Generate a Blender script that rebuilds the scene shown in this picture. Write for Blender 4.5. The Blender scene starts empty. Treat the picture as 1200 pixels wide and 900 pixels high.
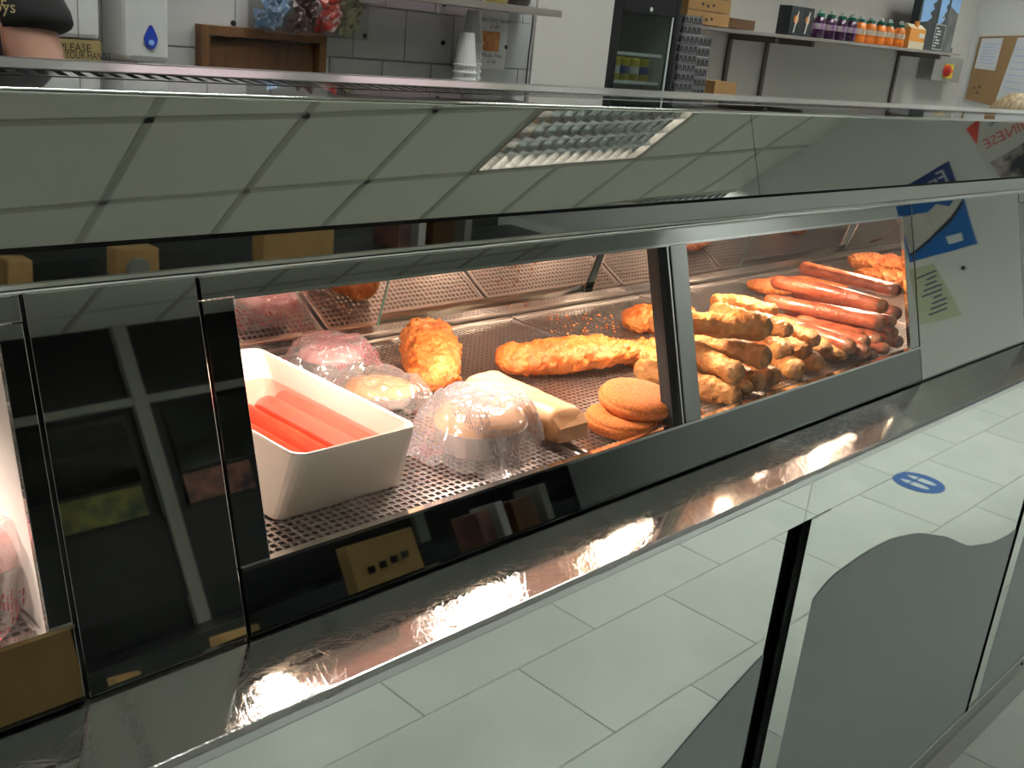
import bpy, bmesh, math, random
from mathutils import Vector, Matrix, noise
random.seed(7)
PI = math.pi
S = bpy.context.scene
COL = S.collection
H0 = 1.506                                     # eye height above the floor

# ------------------------------------------------------------------ camera
RIGHT = Vector((0.6983654, -0.7090741, 0.09746636))
DOWN = Vector((-0.16418713, -0.29125292, -0.94245123))
FWD = Vector((0.69665512, 0.64217261, -0.3198218))
cam = bpy.data.objects.new('camera', bpy.data.cameras.new('camera'))
cam.data.sensor_width = 36.0
cam.data.lens = 1222.0 / 1200.0 * 36.0
cam.data.clip_start = 0.02
m3 = Matrix((RIGHT, -DOWN, -FWD)).transposed()
cam.matrix_world = Matrix.Translation((0, 0, H0)) @ m3.to_4x4()
COL.objects.link(cam)
S.camera = cam
# ------------------------------------------------------------------ world, exposure
wd = bpy.data.worlds.new('world'); S.world = wd; wd.use_nodes = True
wd.node_tree.nodes['Background'].inputs[0].default_value = (0.75, 0.85, 1.0, 1)
wd.node_tree.nodes['Background'].inputs[1].default_value = 0.05
S.view_settings.view_transform = 'Standard'
S.view_settings.look = 'None'
S.view_settings.gamma = 1.0
S.view_settings.exposure = 0.0
S.cycles.max_bounces = 14
S.cycles.glossy_bounces = 8
S.cycles.transparent_max_bounces = 16
S.cycles.diffuse_bounces = 4
S.cycles.sample_clamp_indirect = 8
S.cycles.caustics_reflective = True
TUBE_EMIT = 62.0
HEAT_WATT = 0.85
BULB_EMIT = 25.0
STRIP_EMIT = 7.0

# ------------------------------------------------------------------ geometry of the view (pixel -> point on a real plane)
def ray(px, py):
    return RIGHT * (px - 600) + DOWN * (py - 450) + FWD * 1222.0
def on_y(px, py, Y):
    d = ray(px, py); p = d * (Y / d.y); return Vector((p.x, p.y, p.z + H0))
def on_z(px, py, zw):
    d = ray(px, py); p = d * ((zw - H0) / d.z); return Vector((p.x, p.y, zw))
def on_x(px, py, X):
    d = ray(px, py); p = d * (X / d.x); return Vector((p.x, p.y, p.z + H0))

# ------------------------------------------------------------------ materials
def mat(name, col, rough=0.5, metal=0.0, **k):
    m = bpy.data.materials.new(name); m.use_nodes = True
    nt = m.node_tree; b = nt.nodes['Principled BSDF']
    b.inputs['Base Color'].default_value = (*col, 1)
    b.inputs['Roughness'].default_value = rough
    b.inputs['Metallic'].default_value = metal
    if 'spec' in k: b.inputs['Specular IOR Level'].default_value = k['spec']
    if 'sss' in k:
        b.inputs['Subsurface Weight'].default_value = k['sss']
        b.inputs['Subsurface Radius'].default_value = (0.012, 0.005, 0.002)
        b.inputs['Subsurface Scale'].default_value = 0.6
    if 'emit' in k:
        b.inputs['Emission Color'].default_value = (*k.get('ecol', col), 1)
        b.inputs['Emission Strength'].default_value = k['emit']
    if 'coat' in k: b.inputs['Coat Weight'].default_value = k['coat']; b.inputs['Coat Roughness'].default_value = 0.08
    tc = nt.nodes.new('ShaderNodeTexCoord')
    if 'col2' in k:                            # noise mottling between two colours
        n = nt.nodes.new('ShaderNodeTexNoise'); n.inputs['Scale'].default_value = k.get('scale', 20)
        n.inputs['Detail'].default_value = k.get('detail', 5)
        r = nt.nodes.new('ShaderNodeValToRGB')
        lo, hi = k.get('ramp', (0.35, 0.65))
        r.color_ramp.elements[0].position = lo; r.color_ramp.elements[1].position = hi
        r.color_ramp.elements[0].color = (*col, 1); r.color_ramp.elements[1].color = (*k['col2'], 1)
        mp = nt.nodes.new('ShaderNodeMapping'); mp.inputs['Scale'].default_value = k.get('stretch', (1, 1, 1))
        nt.links.new(tc.outputs['Object'], mp.inputs[0]); nt.links.new(mp.outputs[0], n.inputs['Vector'])
        nt.links.new(n.outputs[0], r.inputs[0]); nt.links.new(r.outputs[0], b.inputs['Base Color'])
    if 'bump' in k:
        n2 = nt.nodes.new('ShaderNodeTexNoise'); n2.inputs['Scale'].default_value = k.get('bscale', 60)
        n2.inputs['Detail'].default_value = k.get('bdetail', 4)
        mp2 = nt.nodes.new('ShaderNodeMapping'); mp2.inputs['Scale'].default_value = k.get('bstretch', (1, 1, 1))
        bp = nt.nodes.new('ShaderNodeBump'); bp.inputs['Strength'].default_value = k['bump']
        bp.inputs['Distance'].default_value = k.get('bdist', 0.002)
        nt.links.new(tc.outputs['Object'], mp2.inputs[0]); nt.links.new(mp2.outputs[0], n2.inputs['Vector'])
        nt.links.new(n2.outputs[0], bp.inputs['Height']); nt.links.new(bp.outputs[0], b.inputs['Normal'])
    return m

def thin_glass(name, tint, refl=1.0, base=0.0, rough=0.0, bump=0.0, bscale=20, print_lines=None, veil=0.0):
    """a thin pane or film: see-through with a Fresnel shine"""
    m = bpy.data.materials.new(name); m.use_nodes = True
    nt = m.node_tree; nt.nodes.clear()
    out = nt.nodes.new('ShaderNodeOutputMaterial')
    tr = nt.nodes.new('ShaderNodeBsdfTransparent'); tr.inputs[0].default_value = (*tint, 1)
    gl = nt.nodes.new('ShaderNodeBsdfGlossy'); gl.inputs['Roughness'].default_value = rough
    fc = nt.nodes.new('ShaderNodeLayerWeight'); fc.inputs[0].default_value = 0.5
    lw = nt.nodes.new('ShaderNodeMath'); lw.operation = 'POWER'; lw.inputs[1].default_value = 5.0
    nt.links.new(fc.outputs['Facing'], lw.inputs[0])
    ma = nt.nodes.new('ShaderNodeMath'); ma.operation = 'MULTIPLY_ADD'; ma.use_clamp = True
    ma.inputs[1].default_value = refl; ma.inputs[2].default_value = base
    mx = nt.nodes.new('ShaderNodeMixShader')
    nt.links.new(lw.outputs[0], ma.inputs[0]); nt.links.new(ma.outputs[0], mx.inputs[0])
    nt.links.new(tr.outputs[0], mx.inputs[1]); nt.links.new(gl.outputs[0], mx.inputs[2])
    last = mx
    if veil:
        dv = nt.nodes.new('ShaderNodeBsdfTranslucent'); dv.inputs[0].default_value = (0.9, 0.88, 0.88, 1)
        d2 = nt.nodes.new('ShaderNodeBsdfDiffuse'); d2.inputs[0].default_value = (0.9, 0.88, 0.88, 1)
        am = nt.nodes.new('ShaderNodeAddShader'); nt.links.new(dv.outputs[0], am.inputs[0]); nt.links.new(d2.outputs[0], am.inputs[1])
        mv = nt.nodes.new('ShaderNodeMixShader'); mv.inputs[0].default_value = veil
        nt.links.new(mx.outputs[0], mv.inputs[1]); nt.links.new(am.outputs[0], mv.inputs[2]); last = mx = mv
    tc = nt.nodes.new('ShaderNodeTexCoord')
    if bump:
        n2 = nt.nodes.new('ShaderNodeTexNoise'); n2.inputs['Scale'].default_value = bscale; n2.inputs['Detail'].default_value = 3
        bp = nt.nodes.new('ShaderNodeBump'); bp.inputs['Strength'].default_value = bump; bp.inputs['Distance'].default_value = 0.01
        nt.links.new(tc.outputs['Object'], n2.inputs['Vector']); nt.links.new(n2.outputs[0], bp.inputs['Height'])
        nt.links.new(bp.outputs[0], gl.inputs['Normal'])
    if print_lines:                            # fine printed lines on the film
        colr, ang, fill = print_lines
        mp = nt.nodes.new('ShaderNodeMapping'); mp.inputs['Rotation'].default_value = (0, 0, ang)
        wv = nt.nodes.new('ShaderNodeTexWave'); wv.inputs['Scale'].default_value = 120; wv.inputs['Distortion'].default_value = 2.5
        nz = nt.nodes.new('ShaderNodeTexNoise'); nz.inputs['Scale'].default_value = 260
        nz2 = nt.nodes.new('ShaderNodeTexNoise'); nz2.inputs['Scale'].default_value = 14
        a = nt.nodes.new('ShaderNodeMath'); a.operation = 'GREATER_THAN'; a.inputs[1].default_value = 0.63
        b2 = nt.nodes.new('ShaderNodeMath'); b2.operation = 'GREATER_THAN'; b2.inputs[1].default_value = 0.46
        c = nt.nodes.new('ShaderNodeMath'); c.operation = 'GREATER_THAN'; c.inputs[1].default_value = 1 - fill
        p1 = nt.nodes.new('ShaderNodeMath'); p1.operation = 'MULTIPLY'
        p2 = nt.nodes.new('ShaderNodeMath'); p2.operation = 'MULTIPLY'
        df = nt.nodes.new('ShaderNodeBsdfDiffuse'); df.inputs[0].default_value = (*colr, 1)
        mx2 = nt.nodes.new('ShaderNodeMixShader')
        nt.links.new(tc.outputs['Object'], mp.inputs[0]); nt.links.new(mp.outputs[0], wv.inputs['Vector'])
        nt.links.new(tc.outputs['Object'], nz.inputs['Vector']); nt.links.new(tc.outputs['Object'], nz2.inputs['Vector'])
        nt.links.new(wv.outputs['Fac'], a.inputs[0]); nt.links.new(nz.outputs[0], b2.inputs[0]); nt.links.new(nz2.outputs[0], c.inputs[0])
        nt.links.new(a.outputs[0], p1.inputs[0]); nt.links.new(b2.outputs[0], p1.inputs[1])
        nt.links.new(p1.outputs[0], p2.inputs[0]); nt.links.new(c.outputs[0], p2.inputs[1])
        nt.links.new(p2.outputs[0], mx2.inputs[0]); nt.links.new(mx.outputs[0], mx2.inputs[1]); nt.links.new(df.outputs[0], mx2.inputs[2])
        last = mx2
    nt.links.new(last.outputs[0], out.inputs[0])
    return m

def scratched_steel(name, col, rough, amount):
    """steel worn by fine scratches running every way"""
    m = mat(name, col, rough, 1.0)
    nt = m.node_tree; b = nt.nodes['Principled BSDF']; tc = nt.nodes.new('ShaderNodeTexCoord')
    acc = None
    for i, (ang, sc) in enumerate(((0.5, 1), (1.35, 1.2), (2.3, 0.9), (-0.4, 1.1), (1.9, 0.8), (0.05, 1.4))):
        m0 = nt.nodes.new('ShaderNodeMapping'); m0.inputs['Rotation'].default_value = (0, 0, ang); nt.links.new(tc.outputs['Object'], m0.inputs[0])
        mp = nt.nodes.new('ShaderNodeMapping'); mp.inputs['Location'].default_value = (i * 3.1, i * 1.7, 0)
        mp.inputs['Scale'].default_value = (34 * sc, 1300 * sc, 30)
        n = nt.nodes.new('ShaderNodeTexNoise'); n.inputs['Scale'].default_value = 1.0; n.inputs['Detail'].default_value = 2; n.inputs['Distortion'].default_value = 0.3
        g = nt.nodes.new('ShaderNodeMapRange'); g.inputs[1].default_value = 0.63; g.inputs[2].default_value = 0.75
        nt.links.new(m0.outputs[0], mp.inputs[0]); nt.links.new(mp.outputs[0], n.inputs['Vector']); nt.links.new(n.outputs[0], g.inputs[0])
        if acc is None: acc = g
        else:
            mxn = nt.nodes.new('ShaderNodeMath'); mxn.operation = 'MAXIMUM'
            nt.links.new(acc.outputs[0], mxn.inputs[0]); nt.links.new(g.outputs[0], mxn.inputs[1]); acc = mxn
    big = nt.nodes.new('ShaderNodeTexNoise'); big.inputs['Scale'].default_value = 7; big.inputs['Detail'].default_value = 6
    nt.links.new(tc.outputs['Object'], big.inputs['Vector'])
    mr = nt.nodes.new('ShaderNodeMapRange'); mr.inputs[1].default_value = 0.3; mr.inputs[2].default_value = 0.7; mr.inputs[3].default_value = rough * 0.7; mr.inputs[4].default_value = rough * 1.4
    nt.links.new(big.outputs[0], mr.inputs[0])
    ad = nt.nodes.new('ShaderNodeMath'); ad.operation = 'MULTIPLY_ADD'; ad.inputs[1].default_value = amount
    nt.links.new(acc.outputs[0], ad.inputs[0]); nt.links.new(mr.outputs[0], ad.inputs[2])
    nt.links.new(ad.outputs[0], b.inputs['Roughness'])
    bp = nt.nodes.new('ShaderNodeBump'); bp.inputs['Strength'].default_value = 0.12; bp.inputs['Distance'].default_value = 0.0004
    nt.links.new(acc.outputs[0], bp.inputs['Height']); nt.links.new(bp.outputs[0], b.inputs['Normal'])
    return m

M = {}
def _m(k, *a, **kw): M[k] = mat(k, *a, **kw)
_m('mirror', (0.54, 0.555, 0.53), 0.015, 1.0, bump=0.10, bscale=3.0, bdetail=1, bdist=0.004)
_m('mirror_flat', (0.68, 0.69, 0.655), 0.02, 1.0, bump=0.05, bscale=5, bdetail=1, bdist=0.004)
_m('panel_mirror', (0.84, 0.88, 0.86), 0.025, 1.0, bump=0.035, bscale=3.0, bdetail=1, bdist=0.004)
_m('chrome', (0.85, 0.86, 0.84), 0.08, 1.0)
_m('brushed', (0.62, 0.61, 0.59), 0.28, 1.0, bump=0.08, bscale=8, bstretch=(1, 30, 30))
_m('tray_steel', (0.66, 0.645, 0.64), 0.30, 1.0)
_m('liner', (0.80, 0.78, 0.76), 0.45, 0.35)
_m('mirror_dark', (0.27, 0.285, 0.275), 0.02, 1.0, bump=0.06, bscale=4.0, bdetail=1, bdist=0.004)  # darkened copy of the mirror steel; the dim reflection is put into its colour
_m('pan_steel', (0.34, 0.32, 0.31), 0.4, 1.0)
_m('rear_mirror', (0.60, 0.57, 0.55), 0.045, 1.0, bump=0.18, bscale=9, bdetail=2, bdist=0.004)
_m('dark_gap', (0.006, 0.006, 0.006), 0.7)
_m('grey_graphic', (0.34, 0.375, 0.39), 0.5)
_m('kick_steel', (0.38, 0.38, 0.35), 0.35, 1.0, bump=0.05, bscale=20)
_m('floor_tile', (0.56, 0.60, 0.55), 0.32, col2=(0.64, 0.67, 0.62), scale=3, detail=8, bump=0.05, bscale=30)
_m('grout', (0.08, 0.09, 0.11), 0.9)
_m('ceiling_tile', (0.62, 0.62, 0.57), 0.95, bump=0.2, bscale=300, bdist=0.001)
_m('ceiling_grid', (0.40, 0.40, 0.36), 0.6)
_m('wall_white', (0.56, 0.535, 0.51), 0.7)
_m('wall_right', (0.76, 0.77, 0.77), 0.6)
_m('wall_tile', (0.46, 0.465, 0.465), 0.25)
_m('wall_grout', (0.28, 0.33, 0.32), 0.9)
_m('black_wall', (0.006, 0.007, 0.008), 0.3)
_m('charcoal', (0.022, 0.022, 0.024), 0.6)
_m('pale_frame', (0.30, 0.30, 0.27), 0.5)
_m('night_glass', (0.004, 0.005, 0.006), 0.05)
_m('wood', (0.085, 0.035, 0.011), 0.5, col2=(0.13, 0.055, 0.017), scale=9, stretch=(14, 14, 1.2))
_m('wood_dark', (0.065, 0.027, 0.009), 0.5, col2=(0.10, 0.042, 0.014), scale=7, stretch=(10, 10, 1.2))
_m('white_plastic', (0.62, 0.62, 0.62), 0.3)
_m('blue_logo', (0.02, 0.05, 0.35), 0.2, coat=0.5)
_m('blue_light', (0.25, 0.45, 0.8), 0.3)
_m('gold', (0.40, 0.31, 0.14), 0.35, 0.3)
_m('black_ink', (0.012, 0.012, 0.012), 0.6)
_m('paper', (0.72, 0.74, 0.80), 0.7)
_m('paper_plain', (0.68, 0.68, 0.68), 0.7)
_m('black_plastic', (0.006, 0.006, 0.007), 0.5, spec=0.25)
_m('fridge_inner', (0.42, 0.46, 0.42), 0.5)
_m('wire_white', (0.55, 0.60, 0.60), 0.4)
_m('can_yellow', (0.50, 0.42, 0.03), 0.3, 0.4)
_m('can_blue', (0.08, 0.12, 0.35), 0.3, 0.4)
_m('kraft', (0.26, 0.135, 0.045), 0.8, col2=(0.31, 0.17, 0.06), scale=12)
_m('bag_kraft', (0.48, 0.29, 0.11), 0.8, col2=(0.56, 0.35, 0.14), scale=9, bump=0.3, bscale=12, bdist=0.01)
_m('pizza_box', (0.13, 0.13, 0.14), 0.8)
_m('shelf_steel', (0.42, 0.38, 0.35), 0.45, 0.8)
_m('bracket', (0.13, 0.11, 0.095), 0.6, 0.3)
_m('orange_juice', (0.80, 0.20, 0.02), 0.25, coat=0.6)
_m('purple_juice', (0.045, 0.01, 0.05), 0.2, coat=0.6)
_m('cap_green', (0.01, 0.13, 0.085), 0.4)
_m('cap_clear', (0.55, 0.62, 0.62), 0.25)
_m('label_pale', (0.60, 0.42, 0.28), 0.5, col2=(0.75, 0.68, 0.6), scale=60)
_m('label_purple', (0.25, 0.10, 0.28), 0.5, col2=(0.48, 0.40, 0.42), scale=60)
_m('carton', (0.70, 0.27, 0.04), 0.5)
_m('cream', (0.68, 0.60, 0.44), 0.5)
_m('grey_box', (0.27, 0.27, 0.25), 0.5)
_m('yellow_plate', (0.70, 0.52, 0.03), 0.5)
_m('yellow_sign', (0.50, 0.44, 0.04), 0.6)
_m('red_knob', (0.50, 0.02, 0.012), 0.35)
_m('cork', (0.26, 0.155, 0.07), 0.9, col2=(0.31, 0.19, 0.09), scale=90)
_m('poster_dark', (0.012, 0.018, 0.022), 0.3)
_m('poster_sky', (0.22, 0.42, 0.75), 0.3)
_m('poster_bark', (0.05, 0.045, 0.035), 0.4, col2=(0.16, 0.17, 0.17), scale=30, stretch=(1, 1, .4))
_m('skin', (0.42, 0.23, 0.17), 0.55, sss=0.1)
_m('shirt', (0.006, 0.006, 0.007), 0.9)
_m('trousers', (0.015, 0.018, 0.03), 0.9)
_m('hair', (0.36, 0.27, 0.16), 0.6, col2=(0.12, 0.08, 0.045), scale=70, stretch=(1, 1, .1), bump=0.6, bscale=90)
_m('hair_dark', (0.03, 0.02, 0.015), 0.6)
_m('sausage', (0.22, 0.05, 0.022), 0.24, col2=(0.44, 0.125, 0.055), scale=45, detail=8, bump=0.8, bscale=230, bdist=0.0022, coat=0.6)
_m('sausage_end', (0.10, 0.045, 0.022), 0.6, col2=(0.30, 0.14, 0.07), scale=90, bump=0.6, bscale=200)
_m('batter', (0.36, 0.14, 0.032), 0.5, col2=(0.62, 0.32, 0.095), scale=42, detail=9, bump=1.0, bscale=150, bdist=0.004, ramp=(0.36, 0.66))
_m('batter_end', (0.17, 0.085, 0.03), 0.6, col2=(0.42, 0.24, 0.085), scale=80, bump=0.8, bscale=200, bdist=0.003)
_m('fish_batter', (0.50, 0.11, 0.018), 0.45, col2=(0.72, 0.26, 0.06), scale=36, detail=9, bump=1.0, bscale=170, bdist=0.004, ramp=(0.38, 0.68))
_m('crumb', (0.36, 0.085, 0.014), 0.8, col2=(0.62, 0.19, 0.036), scale=330, detail=6, bump=0.6, bscale=420, bdist=0.0012)
_m('pastry', (0.44, 0.225, 0.10), 0.5, col2=(0.56, 0.345, 0.19), scale=22, detail=7, bump=0.35, bscale=90, bdist=0.0015)
_m('pie', (0.42, 0.20, 0.07), 0.6, col2=(0.58, 0.32, 0.13), scale=30, bump=0.4, bscale=90)
_m('foil_pink', (0.62, 0.22, 0.22), 0.35, 0.2, col2=(0.80, 0.50, 0.48), scale=40)
_m('foil_tray', (0.45, 0.42, 0.40), 0.3, 0.6)
_m('white_ceramic', (0.84, 0.80, 0.72), 0.25, coat=0.4)
_m('red_skin', (0.84, 0.085, 0.05), 0.22, sss=0.25, coat=0.4)
_m('red_liquid', (0.70, 0.10, 0.08), 0.1)
_m('foot_blue', (0.03, 0.10, 0.30), 0.5)
_m('red_print', (0.62, 0.06, 0.05), 0.5)
_m('navy_print', (0.008, 0.03, 0.16), 0.4)
_m('blue_print', (0.012, 0.12, 0.42), 0.4)
_m('note_yellow', (0.58, 0.60, 0.42), 0.7)
_m('fish_white', (0.62, 0.58, 0.55), 0.5, col2=(0.42, 0.36, 0.36), scale=9, ramp=(.5, .8))
_m('pic_mixed', (0.03, 0.035, 0.05), 0.5, col2=(0.50, 0.42, 0.42), scale=10, ramp=(.42, .6))
_m('menu_green', (0.20, 0.19, 0.04), 0.5, col2=(0.04, 0.06, 0.03), scale=9)
_m('menu_red', (0.30, 0.12, 0.08), 0.5, col2=(0.05, 0.03, 0.04), scale=9)
_m('chip_photo', (0.55, 0.27, 0.05), 0.5, col2=(0.38, 0.10, 0.03), scale=60)
_m('sachet_blue', (0.10, 0.20, 0.36), 0.35, col2=(0.4, 0.5, 0.6), scale=60, ramp=(.5, .6))
_m('sachet_dark', (0.045, 0.012, 0.012), 0.35, col2=(0.35, 0.3, 0.3), scale=60, ramp=(.55, .6))
_m('sachet_red', (0.45, 0.03, 0.02), 0.35, col2=(0.6, 0.5, 0.5), scale=60, ramp=(.5, .6))
_m('sachet_green', (0.50, 0.50, 0.28), 0.35, col2=(0.05, 0.09, 0.03), scale=60, ramp=(.5, .6))
_m('lid_yellow', (0.40, 0.33, 0.08), 0.4)
_m('jar_dark', (0.03, 0.02, 0.015), 0.3)
_m('louvre', (0.80, 0.82, 0.82), 0.12, 1.0)
_m('house_white', (0.7, 0.7, 0.68), 0.5)
_m('tube', (1, 1, 1), 0.5, emit=TUBE_EMIT, ecol=(0.96, 1.0, 0.94))
_m('bulb', (1, 0.8, 0.6), 0.5, emit=BULB_EMIT, ecol=(1.0, 0.74, 0.50))
_m('pink_tube', (1, 0.8, 0.85), 0.5, emit=STRIP_EMIT, ecol=(1.0, 0.72, 0.80))
M['ledge'] = scratched_steel('ledge_steel', (0.70, 0.70, 0.71), 0.072, 0.15)
M['glass'] = thin_glass('window_glass', (0.98, 0.975, 0.965), 0.8, 0.018)
M['door_glass'] = thin_glass('door_glass', (0.75, 0.78, 0.76), 0.6, 0.04)
M['glass_edge'] = mat('glass_edge', (0.10, 0.22, 0.18), 0.2)
M['film_print'] = thin_glass('printed_film', (0.93, 0.92, 0.92), 1.0, 0.16, 0.10, 0.7, 30, ((0.20, 0.19, 0.23), 0.6, 0.56), 0.09)
M['film_clear'] = thin_glass('clear_film', (0.95, 0.95, 0.94), 1.0, 0.18, 0.11, 1.0, 38, None, 0.08)
M['film_red'] = thin_glass('red_print_film', (0.94, 0.92, 0.92), 1.0, 0.20, 0.12, 1.0, 38, ((0.50, 0.14, 0.16), 0.9, 0.50), 0.08)
M['tray_water'] = thin_glass('red_tinted_water', (1.0, 0.80, 0.77), 1.0, 0.02, 0.03)
M['rack_clear'] = thin_glass('clear_rack', (0.90, 0.89, 0.88), 0.8, 0.06, 0.25)

# ------------------------------------------------------------------ mesh builder
class MB:
    def __init__(s): s.v = []; s.f = []; s.mi = []; s.cur = 0
    def add(s, vs, fs):
        o = len(s.v); s.v += [Vector(p) for p in vs]
        for f in fs: s.f.append([i + o for i in f]); s.mi.append(s.cur)
        return s
    def box(s, x0, x1, y0, y1, z0, z1):
        return s.add([(x, y, z) for x in (x0, x1) for y in (y0, y1) for z in (z0, z1)],
                     [(0, 1, 3, 2), (4, 6, 7, 5), (0, 4, 5, 1), (2, 3, 7, 6), (0, 2, 6, 4), (1, 5, 7, 3)])
    def prism(s, poly, off):                   # polygon extruded by a vector
        n = len(poly); off = Vector(off); p = [Vector(q) for q in poly]
        return s.add(p + [q + off for q in p], [list(range(n))[::-1], list(range(n, 2 * n))] +
                     [(i, (i + 1) % n, (i + 1) % n + n, i + n) for i in range(n)])
    def px(s, prof, x0, x1):                   # (y,z) profile extruded along x
        return s.prism([(x0, y, z) for y, z in prof], (x1 - x0, 0, 0))
    def tube(s, pts, r, n=10, cap=True):
        pts = [Vector(p) for p in pts]; rs = r if isinstance(r, (list, tuple)) else [r] * len(pts)
        vs = []; fs = []; prev = None
        for i, p in enumerate(pts):
            t = (pts[min(i + 1, len(pts) - 1)] - pts[max(i - 1, 0)]).normalized()
            a = t.orthogonal().normalized() if prev is None else (prev - t * prev.dot(t)).normalized()
            prev = a; b = t.cross(a)
            vs += [p + (a * math.cos(2 * PI * k / n) + b * math.sin(2 * PI * k / n)) * rs[i] for k in range(n)]
        for i in range(len(pts) - 1):
            for k in range(n):
                fs.append((i * n + k, i * n + (k + 1) % n, (i + 1) * n + (k + 1) % n, (i + 1) * n + k))
        if cap: fs.append(tuple(range(n))[::-1]); fs.append(tuple(range((len(pts) - 1) * n, len(pts) * n)))
        return s.add(vs, fs)
    def lathe(s, prof, c, n=20, sx=1, sy=1, ax=None):
        c = Vector(c); vs = []; fs = []
        for r, z in prof:
            for k in range(n):
                a = 2 * PI * k / n; q = Vector((r * sx * math.cos(a), r * sy * math.sin(a), z))
                vs.append(c + (ax @ q if ax else q))
        for i in range(len(prof) - 1):
            for k in range(n): fs.append((i * n + k, i * n + (k + 1) % n, (i + 1) * n + (k + 1) % n, (i + 1) * n + k))
        fs.append(tuple(range(n))[::-1]); fs.append(tuple(range((len(prof) - 1) * n, len(prof) * n)))
        return s.add(vs, fs)
    def build(s, name, m, parent=None, origin=None, smooth=False, bevel=0, local=False):
        me = bpy.data.meshes.new(name)
        base = Vector((0, 0, 0))
        if not local:
            if parent is not None: base = Vector(parent['_o'])
            elif origin is not None: base = Vector(origin)
        me.from_pydata([tuple(v - base) for v in s.v], [], s.f)
        bm = bmesh.new(); bm.from_mesh(me); bmesh.ops.recalc_face_normals(bm, faces=bm.faces[:]); bm.to_mesh(me); bm.free()
        ms = m if isinstance(m, (list, tuple)) else [m]
        for q in ms: me.materials.append(M[q] if isinstance(q, str) else q)
        if len(ms) > 1: me.polygons.foreach_set('material_index', s.mi)
        if smooth: me.polygons.foreach_set('use_smooth', [True] * len(me.polygons))
        o = bpy.data.objects.new(name, me); COL.objects.link(o)
        if parent is not None: o.parent = parent; o['_o'] = tuple(parent['_o']) if not local else (0, 0, 0)
        else:
            o.location = base; o['_o'] = tuple(base)
        if bevel:
            b = o.modifiers.new('bevel', 'BEVEL'); b.width = bevel; b.segments = 2; b.limit_method = 'ANGLE'
            b.harden_normals = False
        return o
def tag(o, label=None, cat=None, group=None, kind=None):
    if label: o['label'] = label
    if cat: o['category'] = cat
    if group: o['group'] = group
    if kind: o['kind'] = kind
    return o
def thing(name, label, cat, loc=(0, 0, 0), group=None):
    o = bpy.data.objects.new(name, None); COL.objects.link(o); o.location = loc; o['_o'] = tuple(loc)
    o.empty_display_size = 0.05
    return tag(o, label, cat, group)
def copy_tree(o, parent=None):
    c = o.copy(); COL.objects.link(c)
    if parent: c.parent = parent
    for ch in list(KIDS.get(o.name, [])): copy_tree(ch, c)
    return c
KIDS = {}
def kids(root, lst): KIDS[root.name] = lst
def piece(name, me, parent, loc, rot=None):    # one more copy of a shared piece of the setting
    o = bpy.data.objects.new(name, me); COL.objects.link(o); o.parent = parent; o.location = loc
    if rot: o.rotation_euler = rot
    return o
def text_on(string, size, pos, xdir, ydir, m, parent, name='lettering', depth=0.0006, align='CENTER', width=None):
    """lettering lying on a surface: xdir = reading direction, ydir = up"""
    cu = bpy.data.curves.new('t', 'FONT'); cu.body = string; cu.size = size; cu.align_x = align; cu.align_y = 'CENTER'
    cu.extrude = 0.0; cu.resolution_u = 2
    ob = bpy.data.objects.new('t', cu); COL.objects.link(ob)
    dg = bpy.context.evaluated_depsgraph_get(); dg.update()
    me = bpy.data.meshes.new_from_object(ob.evaluated_get(dg))
    bpy.data.objects.remove(ob); bpy.data.curves.remove(cu)
    xd = Vector(xdir).normalized(); yd = Vector(ydir).normalized(); nd = xd.cross(yd)
    ws = [v.co.x for v in me.vertices]
    k = (width / (max(ws) - min(ws))) if (width and ws) else 1.0
    base = Vector(parent['_o']); p0 = Vector(pos)
    for v in me.vertices: v.co = p0 + xd * (v.co.x * k) + yd * v.co.y + nd * depth - base
    me.materials.append(M[m]); me.name = name
    o = bpy.data.objects.new(name, me); COL.objects.link(o); o.parent = parent; o['_o'] = tuple(base)
    return o

# ================================================================== THE ROOM
XL, XR, YB, YF, ZC = -1.8, 6.46, 2.6, -4.8, 2.746
# ---- floor: slab of grout with every tile its own piece
fl = MB().box(XL, XR, YF, YB, -0.06, -0.006).build('floor', 'grout'); tag(fl, kind='structure')
TW, TD = 0.61, 0.3165
tile_cache = {}
j = 0
for r in range(-15, 9):
    y0 = 0.01 + r * TD; y1 = y0 + TD
    if y1 <= YF or y0 >= YB: continue
    y0 = max(y0, YF); y1 = min(y1, YB)
    off = 2.015 if r % 2 == 0 else 1.713
    i0 = int((XL - off) / TW) - 1
    for i in range(i0, i0 + 18):
        x0 = max(off + i * TW, XL); x1 = min(off + (i + 1) * TW, XR)
        if x1 - x0 < 0.02: continue
        if y0 > 0.62 and y1 < YB and (x0 < 0 or y0 > 1.2): pass
        key = (round(x1 - x0, 3), round(y1 - y0, 3))
        if key not in tile_cache:
            g = 0.0018; w_, d_ = key
            o = MB().box(g, w_ - g, g, d_ - g, -0.010, 0).build('tile', 'floor_tile', local=True)
            tile_cache[key] = o.data; bpy.data.objects.remove(o)
        piece('tile', tile_cache[key], fl, (x0, y0, random.uniform(-0.0004, 0)))
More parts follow.
